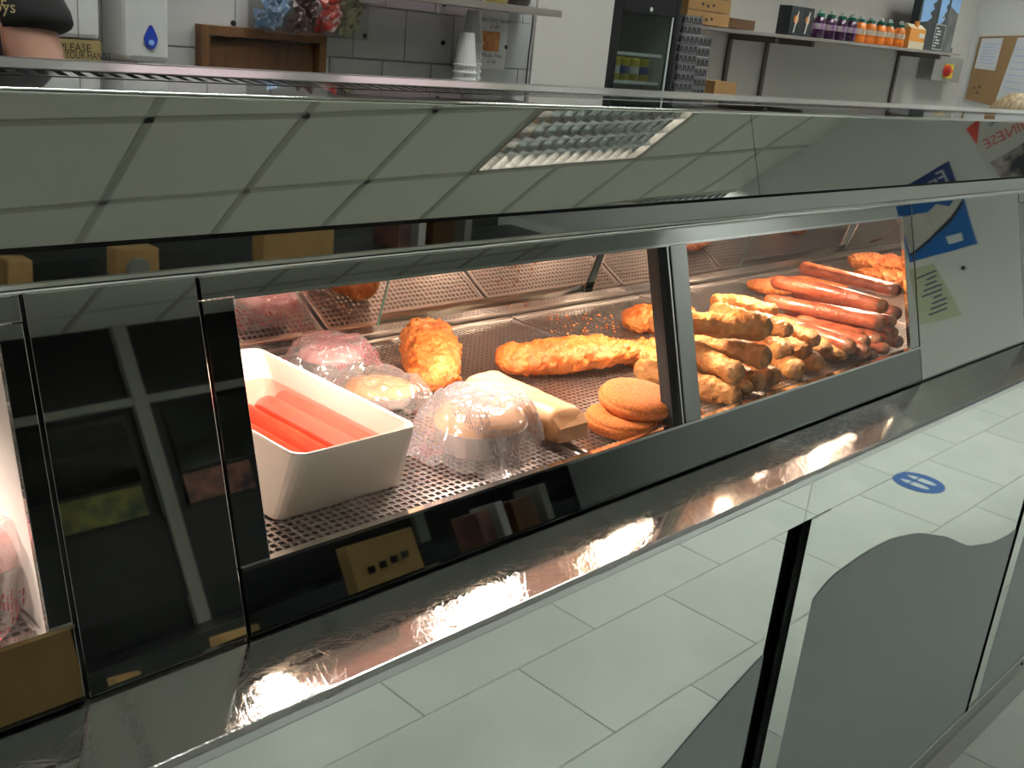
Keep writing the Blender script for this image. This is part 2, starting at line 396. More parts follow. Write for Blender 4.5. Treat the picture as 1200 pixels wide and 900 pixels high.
# ---- ceiling: grid bars and loose tiles on a grid turned a little against the counter
PHI = math.radians(4.6); GO = Vector((3.56, -1.90, 0)); E1 = Vector((math.cos(PHI), math.sin(PHI), 0)); E2 = Vector((-math.sin(PHI), math.cos(PHI), 0)); G = 0.6
ce = MB().box(XL, XR, YF, YB, ZC + 0.16, ZC + 0.22).build('ceiling', 'ceiling_grid'); tag(ce, kind='structure')
def clip(poly):
    for ax, lim, sg in ((0, XL + .002, 1), (0, XR - .002, -1), (1, YF + .002, 1), (1, YB - .002, -1)):
        out = []
        for k in range(len(poly)):
            a, b = poly[k], poly[(k + 1) % len(poly)]
            ia = (a[ax] - lim) * sg >= 0; ib = (b[ax] - lim) * sg >= 0
            if ia: out.append(a)
            if ia != ib:
                t = (lim - a[ax]) / (b[ax] - a[ax]); out.append(a.lerp(b, t))
        poly = out
        if len(poly) < 3: return []
    return poly
FIX = [(0, 0), (-9, 0), (-7, -2), (-2, -2), (3, -2), (-6, 5), (-3, 5), (0, 5), (3, 5), (1, 3)]  # first shows in canopy, last in ledge; unseen rest added for light
fixcells = {(i + d, jj) for i, jj in FIX for d in (0, 1)}
def gp(u, v, z): p = GO + E1 * (u * G) + E2 * (v * G); return Vector((p.x, p.y, z))
full_tile = None
for jj in range(-7, 10):
    for i in range(-11, 8):
        if (i, jj) in fixcells: continue
        e = 0.012 / G
        poly = [gp(i + e, jj + e, ZC + .004), gp(i + 1 - e, jj + e, ZC + .004), gp(i + 1 - e, jj + 1 - e, ZC + .004), gp(i + e, jj + 1 - e, ZC + .004)]
        cp = clip(poly)
        if len(cp) < 3: continue
        if sum((cp[k] - cp[0]).cross(cp[(k + 1) % len(cp)] - cp[0]).z for k in range(len(cp))) < 0.02: continue
        inside = all(XL + .01 < p.x < XR - .01 and YF + .01 < p.y < YB - .01 for p in poly)
        if inside:
            if full_tile is None:
                o = MB().box(.012, G - .012, .012, G - .012, 0, .012).build('ceiling_tile', 'ceiling_tile', local=True)
                full_tile = o.data; bpy.data.objects.remove(o)
            piece('ceiling_tile', full_tile, ce, gp(i, jj, ZC + .004), (0, 0, PHI))
        else:
            MB().prism(cp, (0, 0, .012)).build('ceiling_tile', 'ceiling_tile', ce)
def seg_clip(a, b):
    t0, t1 = 0, 1; d = b - a
    for ax, lo, hi in ((0, XL + .02, XR - .02), (1, YF + .02, YB - .02)):
        if abs(d[ax]) < 1e-9: continue
        ta, tb = (lo - a[ax]) / d[ax], (hi - a[ax]) / d[ax]
        if ta > tb: ta, tb = tb, ta
        t0 = max(t0, ta); t1 = min(t1, tb)
    return (a + d * t0, a + d * t1) if t1 > t0 else None
for k in range(-12, 12):
    cuts = sorted(jj for i, jj in FIX if i + 1 == k)
    spans = []; v0 = -9
    for c_ in cuts: spans.append((v0, c_)); v0 = c_ + 1
    spans.append((v0, 12))
    for (u0, w0, u1, w1, n_) in [(-14, k, 12, k, E2)] + [(k, p_, k, q_, E1) for p_, q_ in spans]:
        s_ = seg_clip(gp(u0, w0, ZC), gp(u1, w1, ZC))
        if not s_: continue
        p, q = s_; h = n_ * 0.018
        MB().prism([p - h, q - h, q + h, p + h], (0, 0, .006)).build('grid_bar', 'ceiling_grid', ce)
# ---- walls
def slab(name, m, *b): o = MB().box(*b).build(name, m); return tag(o, kind='structure')
wb = slab('wall_back', 'wall_white', XL - .1, XR + .1, YB, YB + .12, -.06, ZC + .22)
wf = slab('wall_front', 'black_wall', XL - .1, XR + .1, YF - .12, YF, -.06, ZC + .22)
slab('wall_left', 'wall_right', XL - .1, XL, YF, YB, -.06, ZC + .22)
wr = slab('wall_right', 'wall_right', XR, XR + .1, YF, YB, -.06, ZC + .22)
# glazed block tiles on the back wall's left part
YL = 2.2                                       # the left half of the back wall stands further forward
XLW = 1.2045 * YL
wl = slab('wall_back_left', 'wall_white', XL, XLW, YL, YB, 0, ZC)
W = YL - .014
XT = 1.0495 * YL
tb = MB().box(0.45, XT, YL - .006, YL, 1.05, 2.1).build('tile_backing', 'wall_grout', wl)
cache = {}
c0 = on_y(473, 72, YL - .012)                  # a joint corner seen in the photo
for r in range(-2, 4):
    z0 = c0.z + (r) * .126; sh = 0 if r % 2 == 0 else -0.070
    for i in range(-8, 4):
        x0 = c0.x + i * .166 + sh; x1 = x0 + .166
        x0 = max(x0, .47); x1 = min(x1, XT)
        if x1 - x0 < .02: continue
        key = round(x1 - x0, 3)
        if key not in cache:
            o = MB().box(.0015, key - .0015, 0, .009, .0015, .1245).build('wall_tile', 'wall_tile', local=True); cache[key] = o.data; bpy.data.objects.remove(o)
        piece('wall_tile', cache[key], wl, (x0, YL - .013, z0))
# projecting pier between tiles and fridge
pr = slab('wall_panel', 'wall_white', XT + .001, XLW, YL - .020, YL, 0.9, 2.4)
# trim on the front wall: pale frame bars of the dark shop front
for nm, b in (('trim_1', (XL, XR, YF, YF + .05, 2.22, 2.27)), ('trim_2', (2.88, 2.97, YF, YF + .06, 0, ZC)), ('trim_3', (4.7, 4.8, YF, YF + .05, 0, 2.2))):
    slab(nm, 'pale_frame', *b)
slab('added_dark_bench', 'black_wall', XL, 5.3, YF + .06, -3.7, 0, 0.80)  # unseen black block, added to darken what the canopy band reflects
slab('window_1', 'night_glass', -1.5, 2.8, YF, YF + .02, 1.75, 2.18)
slab('window_2', 'night_glass', 3.06, 4.66, YF, YF + .02, 1.75, 2.18)
slab('window_3', 'night_glass', 4.84, 6.4, YF, YF + .02, 0.3, 2.18)
slab('wall_front_lower', 'charcoal', -1.5, 4.66, YF, YF + .03, 0.98, 1.50)
o = MB().box(2.25, 2.78, YF + .03, YF + .04, 1.53, 1.72).build('menu_board', 'menu_green', origin=(2.5, YF + .03, 1.53)); tag(o, 'dim yellow and green food picture, left one reflected in the black panel', 'picture')
o = MB().box(3.06, 3.55, YF + .02, YF + .03, 1.53, 1.72).build('menu_board', 'menu_red', origin=(3.3, YF + .02, 1.53)); tag(o, 'dim reddish food picture, right one reflected in the black panel', 'picture')
# ---- ceiling lights
def louvre_light(i, jj, label, grp=None):
    o0 = gp(i, jj, ZC)
    t = thing('ceiling_light', label, 'light', o0, grp); t.rotation_euler = (0, 0, PHI); t['_o'] = (0, 0, 0)
    W, D = 1.2, 0.6
    MB().box(.014, .03, .014, D - .014, 0, .1).box(W - .03, W - .014, .014, D - .014, 0, .1).box(.03, W - .03, .014, .03, 0, .1).box(.03, W - .03, D - .03, D - .014, 0, .1).build('housing', 'bracket', t)
    MB().box(.03, W - .03, .03, D - .03, .092, .1).build('back_plate', 'house_white', t)
    for k in range(4):
        y = .03 + (D - .06) * (k + .5) / 4
        MB().tube([(.05, y, .068), (W - .05, y, .068)], .013, 8).build('tube_lamp', 'tube', t)
    bl = MB()
    n = 14
    for k in range(1, n):                      # cross blades, thick at the top, sharp below
        x = .03 + (W - .06) * k / n
        bl.prism([(x - .013, .03, .045), (x + .013, .03, .045), (x + .002, .03, .004), (x - .002, .03, .004)], (0, D - .06, 0))
    bl.build('cross_blade', 'louvre', t)
    for k in range(1, 4):
        y = .03 + (D - .06) * k / 4
        MB().prism([(.03, y - .02, .048), (.03, y + .02, .048), (.03, y + .003, .002), (.03, y - .003, .002)], (W - .06, 0, 0)).build('long_blade', 'louvre', t)
    return t
louvre_light(0, 0, 'louvred ceiling light mirrored in the steel canopy above the window')
for (i, jj) in FIX[1:]:
    louvre_light(i, jj, 'louvred ceiling light assumed elsewhere in the shop ceiling to light the room, out of the picture', 'assumed louvred ceiling lights out of the picture')

# ================================================================== THE RANGE
T = math.tan(math.radians(16.6))
YE, ZE = 0.67, -0.443
def fy(z): return YE + (z - ZE) * T            # front plane (z relative to the eye)
XA, XZ = -1.4, 4.3
ZD, ZF, ZCc, ZB, ZA = -.2287, -.502, -.2066, -.177, -.0737
YA = .7759; YBk = .7405
nF = Vector((0, -math.cos(math.radians(16.6)), math.sin(math.radians(16.6))))
def slopebox(mb, x0, x1, z0, z1, th=.004, out=0.0):
    """plate lying in the sloping front plane, th thick to the inside, out proud to the outside"""
    a = Vector((0, fy(z0), z0 + H0)); b = Vector((0, fy(z1), z1 + H0))
    o = nF * out; i = nF * (-th)
    mb.prism([(x0, *(a + o).yz), (x0, *(b + o).yz), (x0, *(b + i).yz), (x0, *(a + i).yz)], (x1 - x0, 0, 0)); return mb

# ---- canopy (mirror steel top) -----------------------------------------
can = thing('steel_canopy', 'long mirror-polished steel canopy running along the top of the food counter', 'canopy', (1.4, .9, H0 + ZB))
d = ray(885, 180); nU = Vector((0, -math.cos(math.radians(18.9)), math.sin(math.radians(18.9))))
kx = Vector((0, YBk, ZB)).dot(nU) / d.dot(nU); XS = (d * kx).x
for x0, x1 in ((XA, XS - .0006), (XS + .0006, XZ)):
    MB().px([(YBk, ZB + H0), (YA, ZA + H0), (YA + .006, ZA + H0 - .002), (YBk + .006, ZB + H0 - .004)], x0, x1).build('mirror_panel', 'mirror_flat', can)
MB().box(XA, XZ, YBk - .001, YBk + .006, ZCc + H0 + .002, ZB + H0 - .0035).build('fascia_band', 'mirror', can)
MB().box(XA, XZ, YBk + .002, YBk + .012, ZB + H0 - .0035, ZB + H0 - .0005).build('shadow_groove', 'dark_gap', can)
MB().tube([(XA, YBk - .001, ZCc + H0), (XZ, YBk - .001, ZCc + H0)], .0044, 8).build('chrome_bead', 'chrome', can, smooth=True)
MB().tube([(XA, YA + .001, ZA + H0), (XZ, YA + .001, ZA + H0)], .0024, 8).build('chrome_edge', 'chrome', can, smooth=True)
MB().box(XA, XZ, YA + .003, .905, ZA + H0 - .004, ZA + H0).build('top_plate', 'mirror_flat', can)
MB().box(XA, XZ, .975, 1.09, ZA + H0 - .004, ZA + H0 + .001).build('rear_plate', 'brushed', can)
MB().box(XA, XZ, 1.085, 1.092, ZA + H0 - .02, ZA + H0 + .002).build('rear_lip', 'brushed', can)
MB().box(XA, XZ, .905, .975, ZA + H0 - .006, ZA + H0 - .0035).build('vent_bed', 'dark_gap', can)
v = MB(); x = XA
while x < XZ - .03:
    v.prism([(x, .912, ZA + H0 - .0025), (x + .0085, .912, ZA + H0 - .0025), (x + .0245, .968, ZA + H0 - .0025), (x + .016, .968, ZA + H0 - .0025)], (0, 0, .0025)); x += .0165
v.box(XA, XZ, .904, .912, ZA + H0 - .003, ZA + H0 + .0005).box(XA, XZ, .968, .976, ZA + H0 - .003, ZA + H0 + .0005)
tag(v.build('vent_slats', 'chrome', can), kind='stuff')

# ---- steel ledge --------------------------------------------------------
YG = .5546
lg = MB()
for x0, x1 in ((XA, XZ),):
    lg.px([(YG + .004, ZF + H0), (YG, ZF + H0 - .004), (YG, ZF + H0 - .012), (YG + .004, ZF + H0 - .017), (.70, ZF + H0 - .017), (.70, ZF + H0)], x0, x1)
o = lg.build('steel_ledge', 'ledge', origin=(1.4, .6, ZF + H0 - .017), bevel=.0015)
tag(o, 'long scratched steel ledge along the foot of the food windows', 'ledge')

# ---- counter base -------------------------------------------------------
YP = .574; ZT = ZF + H0 - .017; ZFA = -.592 + H0
cb = thing('counter_base', 'counter front of mirror steel panels with grey wave graphics under the ledge', 'counter', (1.4, .8, 0))
for x0, x1 in ((XA, 1.234), (1.2355, XZ)):
    MB().box(x0, x1, YP, YP + .012, ZFA, ZT).build('top_fascia', 'panel_mirror', cb, bevel=.0008)
MB().box(XA, XZ, YP + .035, 1.08, .148, ZT).build('carcass', 'dark_gap', cb)
panels = [(-.93, .02), (.04, 1.198), (1.313, 2.250), (2.313, 3.25), (3.31, 4.28)]
def wave_z(x, mode):
    if mode == 'L':
        pts = [on_y(*p, YP) for p in ((740, 940), (780, 900), (812, 862), (844, 825), (876, 790), (911, 753), (935, 728))]
    else:
        pts = [on_y(*p, YP) for p in ((951, 708), (977, 676), (1015, 649), (1047, 632), (1078, 625), (1110, 629), (1137, 641), (1164, 637), (1185, 627), (1200, 613))]
    if x <= pts[0].x: return pts[0].z + (x - pts[0].x) * (pts[1].z - pts[0].z) / (pts[1].x - pts[0].x)
    for a, b in zip(pts, pts[1:]):
        if a.x <= x <= b.x: return a.z + (b.z - a.z) * (x - a.x) / (b.x - a.x)
    return pts[-1].z + (x - pts[-1].x) * (.15 if mode == 'R' else 1.0)
def smooth_wave(x, mode, w=.018): return sum(wave_z(x + k * w / 2, mode) for k in (-2, -1, 0, 1, 2)) / 5
for n_, (x0, x1) in enumerate(panels):
    MB().box(x0, x1, YP + .003, YP + .013, .152, ZFA - .0015).build('mirror_panel', 'panel_mirror', cb, bevel=.0006)
    mode = 'L' if n_ in (1,) else 'R'; dx = 0 if n_ in (1, 2) else (x0 - 1.313)
    pts = []
    N = 60
    for k in range(N + 1):
        x = x0 + (x1 - x0) * k / N
        z = smooth_wave(x - dx, mode); z = min(z, ZFA - .01)
        if z > .156: pts.append((x, z))
    poly = [(pts[0][0], YP + .003, .152)] + [(x, YP + .003, z) for x, z in pts] + [(pts[-1][0], YP + .003, .152)]
    MB().prism(poly, (0, -.0014, 0)).build('wave_graphic', 'grey_graphic', cb)
for x0, x1, g in ((1.257, 1.312, 1.199), (2.266, 2.312, 2.251), (3.262, 3.308, 3.251)):
    MB().box(x0, x1, YP - .0005, YP + .013, .135, ZFA - .0008).build('mullion', 'panel_mirror', cb, bevel=.001)
    MB().box(g + .002, x0 - .001, YP + .028, YP + .036, .152, ZFA - .0015).build('shadow_gap', 'dark_gap', cb)
MB().box(XA, XZ, YP - .004, YP + .004, .146, .152).build('bottom_bead', 'chrome', cb)
MB().px([(YP - .002, .146), (YP + .004, .10), (YP + .03, .055), (YP + .026, .03), (YP, 0.0), (YP + .10, 0.0), (YP + .10, .146)], XA, XZ).build('kick_plate', 'kick_steel', cb)
for x in (1.93, 2.62, 3.3): MB().lathe([(.0, -.001), (.004, -.001), (.004, .002), (0, .002)], (x, YP - .001, .122), 10, ax=Matrix.Rotation(PI / 2, 3, 'X')).build('rivet', 'dark_gap', cb)

# ---- display cabinets ---------------------------------------------------
ZTR = -.468 + H0                                # tray surface
def cabinet(x0, x1, gl, gr, dividers, label, lamps, xin=None, edges=None):
    xe = x1 if xin in (None, -1) else xin
    c = thing('food_display_cabinet', label, 'cabinet', ((x0 + x1) / 2, .9, ZF + H0))
    e = .0012
    MBs = lambda: MB()
    slopebox(MBs(), x0 + e, x1 - e, ZD, ZCc - .0045, .006, .001).build('top_rail', 'mirror', c, bevel=.0006)
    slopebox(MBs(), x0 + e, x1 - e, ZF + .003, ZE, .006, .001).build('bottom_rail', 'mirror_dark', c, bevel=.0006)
    slopebox(MBs(), x0 + e, gl, ZE + .0008, ZD - .0008, .006, .0).build('side_post', 'mirror', c, bevel=.0006)
    slopebox(MBs(), gr, x1 - e, ZE + .0008, ZD - .0008, .006, .0).build('side_post', 'mirror', c, bevel=.0006)
    slopebox(MBs(), x0 + e, x1 - e, ZE - .0022, ZE + .0008, .012, .003).build('glass_lip', 'chrome', c)
    slopebox(MBs(), gl, gr, ZD - .0022, ZD + .0008, .010, .0015).build('glass_top_lip', 'chrome', c)
    slopebox(MBs(), x0, x1, ZF + .0004, ZF + .0030, .014, -.004).build('foot_gap', 'dark_gap', c)
    xs = [gl] + dividers + [gr]
    for a, b in zip(xs, xs[1:]):
        slopebox(MBs(), a + (.004 if a != gl else 0), b - (.004 if b != gr else 0), ZE, ZD, .008, -.003).build('glass_pane', 'glass', c)
    for dv in dividers:
        slopebox(MBs(), dv + .002, dv + .036, ZE + .001, ZD - .001, .012, .002).build('divider_post', 'mirror', c, bevel=.0008)
        slopebox(MBs(), dv - .014, dv - .001, ZE + .001, ZD - .001, .022, -.006).build('divider_rebate', 'dark_gap', c)
        slopebox(MBs(), dv - .004, dv - .001, ZE + .001, ZD - .001, .004, .001).build('divider_edge', 'chrome', c)
    if xin == -1: return c
    # body: deck under the trays, ends, roof, rear rails
    MB().box(x0 + .003, xe - .003, .668, 1.24, ZTR - .034, ZTR - .030).build('deck', 'pan_steel', c)
    MB().px([(.685, ZTR - .03), (1.19, ZTR - .03), (1.19, ZTR + .01), (1.13, ZD + H0 + .01), (.752, ZD + H0 + .01)], x0 + .003, x0 + .008).build('end_wall', 'liner', c)
    MB().px([(.685, ZTR - .03), (1.19, ZTR - .03), (1.19, ZTR + .01), (1.13, ZD + H0 + .01), (.752, ZD + H0 + .01)], xe - .008, xe - .003).build('end_wall', 'liner', c)
    MB().box(x0 + .003, xe - .003, .748, 1.085, ZD + H0 + .012, ZD + H0 + .015).build('roof_lining', 'liner', c)
    MB().box(x0 + .003, xe - .003, 1.195, 1.235, ZTR - .03, ZTR + .010).build('rear_sill', 'brushed', c)
    MB().box(x0 + .008, xe - .008, 1.197, 1.2, ZTR + .010, ZTR + .022).build('door_track', 'chrome', c)
    MB().box(x0 + .008, xe - .008, 1.212, 1.215, ZTR + .010, ZTR + .024).build('door_track', 'chrome', c)
    # leaning rear doors (top towards the customer)
    tz = math.tan(math.radians(15)); zt0 = ZTR + .012; zt1 = ZD + H0 + .012; dz = zt1 - zt0
    es = [x0 + .008] + (edges or [(x0 + xe) / 2]) + [xe - .008]
    for k in range(len(es) - 1):
        a, b = es[k], es[k + 1]; oy = .0 if k % 2 == 0 else .012
        if k % 2 == 1: a -= .012; b += .012
        MB().px([(1.203 + oy, zt0), (1.203 + oy - dz * tz, zt1), (1.207 + oy - dz * tz, zt1), (1.207 + oy, zt0)], a, b).build('sliding_door', 'rear_mirror', c)
        MB().px([(1.2025 + oy, zt0), (1.2025 + oy - dz * tz, zt1), (1.2075 + oy - dz * tz, zt1), (1.2075 + oy, zt0)], b - .001, b + .0025).build('door_edge', 'glass_edge', c)
    for lx in lamps:
        h = MB().lathe([(.012, .0), (.030, -.010), (.036, -.028), (.034, -.028), (.026, -.012), (.010, -.004)], (lx, .862, ZD + H0 + .012), 18).build('heat_lamp', 'chrome', c, smooth=True)
        MB().lathe([(.0, -.034), (.011, -.032), (.016, -.022), (.012, -.010), (.0, -.008)], (lx, .862, ZD + H0 + .012), 14).build('bulb', 'bulb', h, smooth=True)
        L = bpy.data.lights.new('heat_lamp_glow', 'SPOT'); L.energy = HEAT_WATT * (7.6 if lx < 1.1 else 8.0); L.color = (1.0, 0.82, 0.70) if lx < 1.1 else (1.0, 0.70, 0.50); L.shadow_soft_size = .019
        L.spot_size = math.radians(165); L.spot_blend = .6
        ob = bpy.data.objects.new('heat_lamp_glow', L); ob.location = (lx, .862, ZD + H0 - .050); COL.objects.link(ob)
    return c
cabinet(.419, 1.741, .449, 1.706, [1.050], 'heated cabinet with two sloping windows full of fried food, centre', [.60, .91, 1.22, 1.52, 1.86, 2.3], 3.0, [.985, 1.50, 2.0, 2.5])
cabinet(-1.0, .281, -.965, .262, [-.35], 'neighbouring heated cabinet cut off by the left picture edge', [.10, -.3])
cabinet(2.242, 3.55, 2.272, 3.5, [2.9], 'neighbouring heated cabinet just showing at the right picture edge', [], -1)
def blank(x0, x1, label):
    o = slopebox(MB(), x0 + .002, x1 - .002, ZF + .003, ZCc + .004, .006, .0005).build('blank_panel', 'mirror_flat', origin=((x0 + x1) / 2, fy(ZF), ZF + H0), bevel=.0006)
    tag(o, label, 'panel')
    b = slopebox(MB(), x0 - .003, x1 + .003, ZF - .001, ZCc + .003, .016, -.010).build('joint_backing', 'dark_gap', origin=((x0 + x1) / 2, fy(ZF), ZF + H0))
    b.parent = o; b.matrix_parent_inverse = Matrix.Identity(4); b.location = (0, 0, 0)
blank(.281, .419, 'narrow black-looking mirror steel panel left of the centre window')
blank(1.741, 2.242, 'wide mirror steel panel right of the sausages, reflecting posters on a pale wall')

# ---- perforated trays
def perf_tray(x0, x1, label, p=.0092, grp=None):
    t = thing('perforated_tray', label, 'tray', ((x0 + x1) / 2, .93, ZTR - .02), grp)
    y0, y1 = .682, 1.188
    MB().box(x0, x1, y0, y0 + .008, ZTR - .012, ZTR + .003).box(x0, x1, y1 - .012, y1, ZTR - .012, ZTR + .004)\
        .box(x0, x0 + .005, y0 + .008, y1 - .012, ZTR - .012, ZTR + .003).box(x1 - .005, x1, y0 + .008, y1 - .012, ZTR - .012, ZTR + .003).build('rim', 'tray_steel', t, bevel=.001)
    b = MB(); w = .0032
    x = x0 + .008
    while x < x1 - .006: b.box(x, x + w, y0 + .008, y1 - .012, ZTR - .0016, ZTR); x += p
    y = y0 + .012
    while y < y1 - .014: b.box(x0 + .005, x1 - .005, y, y + w, ZTR - .0017, ZTR - .0001); y += p
    tag(b.build('perforated_sheet', 'tray_steel', t), kind='stuff')
    return t
perf_tray(.43, .906, 'perforated steel tray under the white dish and wrapped pies')
perf_tray(.914, 1.262, 'perforated steel tray under the long battered fish and pancake roll')
perf_tray(1.270, 1.616, 'perforated steel tray under the heap of battered sausages')
perf_tray(1.624, 1.970, 'perforated steel tray under the reddish sausages at the right end')
perf_tray(1.978, 2.50, 'perforated steel tray running on behind the wide steel panel')
perf_tray(-.30, .272, 'perforated steel tray in the left neighbouring cabinet')
perf_tray(2.508, 2.98, 'perforated steel tray in the right neighbouring cabinet')

# ================================================================== FOOD
def lump(p0, p1, r, seed, name, mats, label, cat, grp=None, rough=.10, fine=.05, flat=1.0, prof=None, nseg=34, nr=18, bend=(0, 0, 0), endcap=0.0, wide=1.0, bfreq=28.0):
    """food shape along an axis: rounded ends, lumpy skin, optional pale or dark end; flat squashes it vertically"""
    p0 = Vector(p0); p1 = Vector(p1); L = (p1 - p0).length; t = (p1 - p0).normalized()
    up = Vector((0, 0, 1)); side = t.cross(up).normalized(); up = side.cross(t).normalized()
    bend = Vector(bend); mb = MB(); sd = Vector((seed * 3.7, seed * 1.3, seed * 7.1)); rings = []
    for i in range(nseg + 1):
        u = i / nseg; s_ = (1 - math.cos(PI * u)) / 2
        a = s_ * (L + 2 * r) - r                # along-axis position
        e = 1.0
        if a < 0: e = math.sqrt(max(0, 1 - (a / r) ** 2))
        elif a > L: e = math.sqrt(max(0, 1 - ((a - L) / r) ** 2))
        c = p0 + t * a + bend * math.sin(PI * s_)
        rr = r * max(e, .02) * (prof(s_) if prof else 1.0)
        ring = []
        for k in range(nr):
            th = 2 * PI * k / nr
            dr = side * math.cos(th) * wide + up * math.sin(th) * flat
            q = c + dr * rr
            n1 = noise.noise(q * bfreq + sd); n2 = noise.noise(q * bfreq * 3.4 + sd); n3 = noise.noise(q * bfreq * 9 + sd)
            n4 = noise.noise(q * bfreq * 16 + sd)
            q = q + dr.normalized() * r * (rough * n1 * 2 + fine * (n2 * 2 + .9 * abs(n3) * 2 + .7 * n4)) * max(e, .35)
            ring.append(q)
        rings.append((ring, a))
    vs = [q for ring, _ in rings for q in ring]; fs = []; mi = []
    for i in range(nseg):
        for k in range(nr):
            fs.append((i * nr + k, i * nr + (k + 1) % nr, (i + 1) * nr + (k + 1) % nr, (i + 1) * nr + k))
            mi.append(1 if (endcap and (rings[i][1] + rings[i + 1][1]) / 2 > L + r * (1 - endcap)) else 0)
    fs.append(tuple(range(nr))[::-1]); mi.append(0); fs.append(tuple(range(nseg * nr, (nseg + 1) * nr))); mi.append(1 if endcap else 0)
    mb.add(vs, fs); mb.mi = mi
    zmin = min(q.z for q in vs); c = (p0 + p1) / 2
    o = mb.build(name, mats, origin=(c.x, c.y, zmin), smooth=True)
    return tag(o, label, cat, grp)

def rod(a, b, yend, r, zoff=0, tilt=0.0, **k):
    """back end at pixel a, front end at pixel b; front end lies at depth yend"""
    q = on_y(*b, yend); p = on_z(*a, q.z + tilt); return p, q

BAT = 'battered sausages heaped at the middle of the window'
def battered(i, a, b, ye, r, label, tilt=0.0, L=.15, **kw):
    q = on_y(*b, ye); q.z = max(q.z, ZTR + r * .95)
    p = on_z(*a, q.z + tilt)
    dv = (p - q); p = q + dv.normalized() * L
    if p.z < ZTR + r: p.z = ZTR + r
    q = q - (q - p).normalized() * r
    lump(p, q, r, i, 'battered_sausage', ['batter', 'batter_end'], label, 'battered sausage', BAT, rough=.10, fine=.075, endcap=.6, nseg=70, nr=36, bfreq=38, prof=lambda s: .90 + .10 * math.sin(s * 9 + i), **kw)
battered(1, (767, 376), (905, 383), .735, .0195, 'thick battered sausage lying on top of the heap, cracked along its side', L=.17)
battered(2, (845, 366), (929, 389), .745, .0155, 'battered sausage end just right of the cracked top one', L=.13)
battered(3, (880, 368), (959, 401), .735, .0160, 'battered sausage third from the left in the top layer', L=.13)
battered(4, (838, 352), (912, 366), .83, .0155, 'battered sausage lying highest at the back of the heap', L=.10)
battered(5, (812, 396), (904, 421), .715, .0180, 'battered sausage in the second layer under the cracked one', L=.15)
battered(6, (860, 380), (925, 415), .75, .0165, 'battered sausage end in the middle layer with a grey-brown tip', L=.13)
battered(7, (880, 385), (950, 414), .74, .0165, 'golden battered sausage end in the middle layer, second from its right', L=.13)
battered(8, (905, 375), (972, 412), .735, .0155, 'craggy battered sausage near the plain sausages, upper', L=.13)
battered(9, (930, 390), (990, 424), .725, .0160, 'craggy battered sausage at the right foot of the heap', L=.13)
battered(10, (806, 410), (869, 440), .705, .0180, 'battered sausage pointing at the glass right of the divider, upper of two', L=.15)
battered(11, (840, 420), (892, 451), .715, .0150, 'short golden battered sausage end, second from left in the low layer', L=.12)
battered(12, (860, 415), (909, 445), .72, .0155, 'craggy battered sausage end, third from left in the low layer', L=.12)
battered(13, (890, 410), (937, 440), .72, .0160, 'dull battered sausage end, fourth from left in the low layer', L=.12)
battered(14, (915, 405), (962, 432), .72, .0160, 'smooth round battered sausage end, fifth from left in the low layer', L=.12)
battered(15, (812, 450), (869, 467), .700, .0180, 'battered sausage lying lowest by the divider post', L=.15)
battered(16, (835, 440), (880, 458), .715, .0145, 'small battered sausage tip peeping out beside the lowest one', L=.11)
# mid heap fillers that carry the top layer
for k, (px, py, yy) in enumerate(((815, 385, .84), (850, 378, .86), (885, 384, .86), (780, 405, .86))):
    q = on_z(px, py, ZTR + .018 + .0 * k); q.y = yy; q.x = on_y(px, py, yy).x
    lump(q + Vector((-.02, .06, 0)), q + Vector((.01, -.05, 0)), .0175, 40 + k, 'battered_sausage', ['batter', 'batter_end'], 'battered sausage buried at the back of the heap', 'battered sausage', BAT + ', buried', rough=.13, fine=.06)

SAU = 'plain sausages stacked at the right of the window'
def plain(i, a, b, ye, r, label, L=.19, **kw):
    q = on_y(*b, ye); q.z = max(q.z, ZTR + r); p = on_z(*a, q.z); p = q + (p - q).normalized() * L
    q = q - (q - p).normalized() * r
    lump(p, q, r, 60 + i, 'sausage', ['sausage', 'sausage_end'], label, 'sausage', SAU, rough=.04, fine=.02, endcap=1.15, nr=20, **kw)
plain(1, (914, 332), (1041, 361), .72, .0130, 'reddish sausage on top of the stack, its whole length in view', L=.20, bend=(0, 0, .004))
plain(2, (907, 353), (1038, 380), .72, .0130, 'reddish sausage second from the top, just below the topmost', L=.20)
plain(3, (927, 367), (1033, 401), .715, .0125, 'reddish sausage third from the top at the left face of the stack', L=.19)
plain(4, (944, 384), (1020, 403), .71, .0125, 'shiny sausage fourth from the top with a split end', L=.17)
plain(5, (944, 388), (1002, 409), .715, .0130, 'fat sausage lowest on the left of the stack, with a wrinkled tip', L=.15)
plain(6, (960, 395), (1019, 414), .70, .0110, 'short sausage tip beneath the fat one', L=.13)
plain(7, (966, 320), (1056, 342), .75, .0130, 'sausage at the back beyond the topmost, running to the frame', L=.19)
plain(8, (945, 345), (1057, 369), .735, .0125, 'sausage behind the top pair with its end at the window frame', L=.19)
plain(9, (950, 360), (1051, 378), .715, .0110, 'sausage with a dark shrivelled end beside the frame, upper', L=.17)
plain(10, (955, 375), (1053, 391), .71, .0110, 'sausage with a dark shrivelled end beside the frame, lower', L=.16)
plain(11, (960, 385), (1045, 397), .71, .0115, 'dark-ended sausage between the third and the frame', L=.16)
plain(12, (975, 385), (1059, 402), .705, .0115, 'sausage end in the bottom right corner of the window', L=.15)
plain(13, (975, 395), (1027, 417), .70, .0100, 'thin sausage tip at the bottom of the stack', L=.12)
plain(14, (985, 398), (1043, 410), .70, .0105, 'sausage tip low in the stack next to the thin one', L=.12)
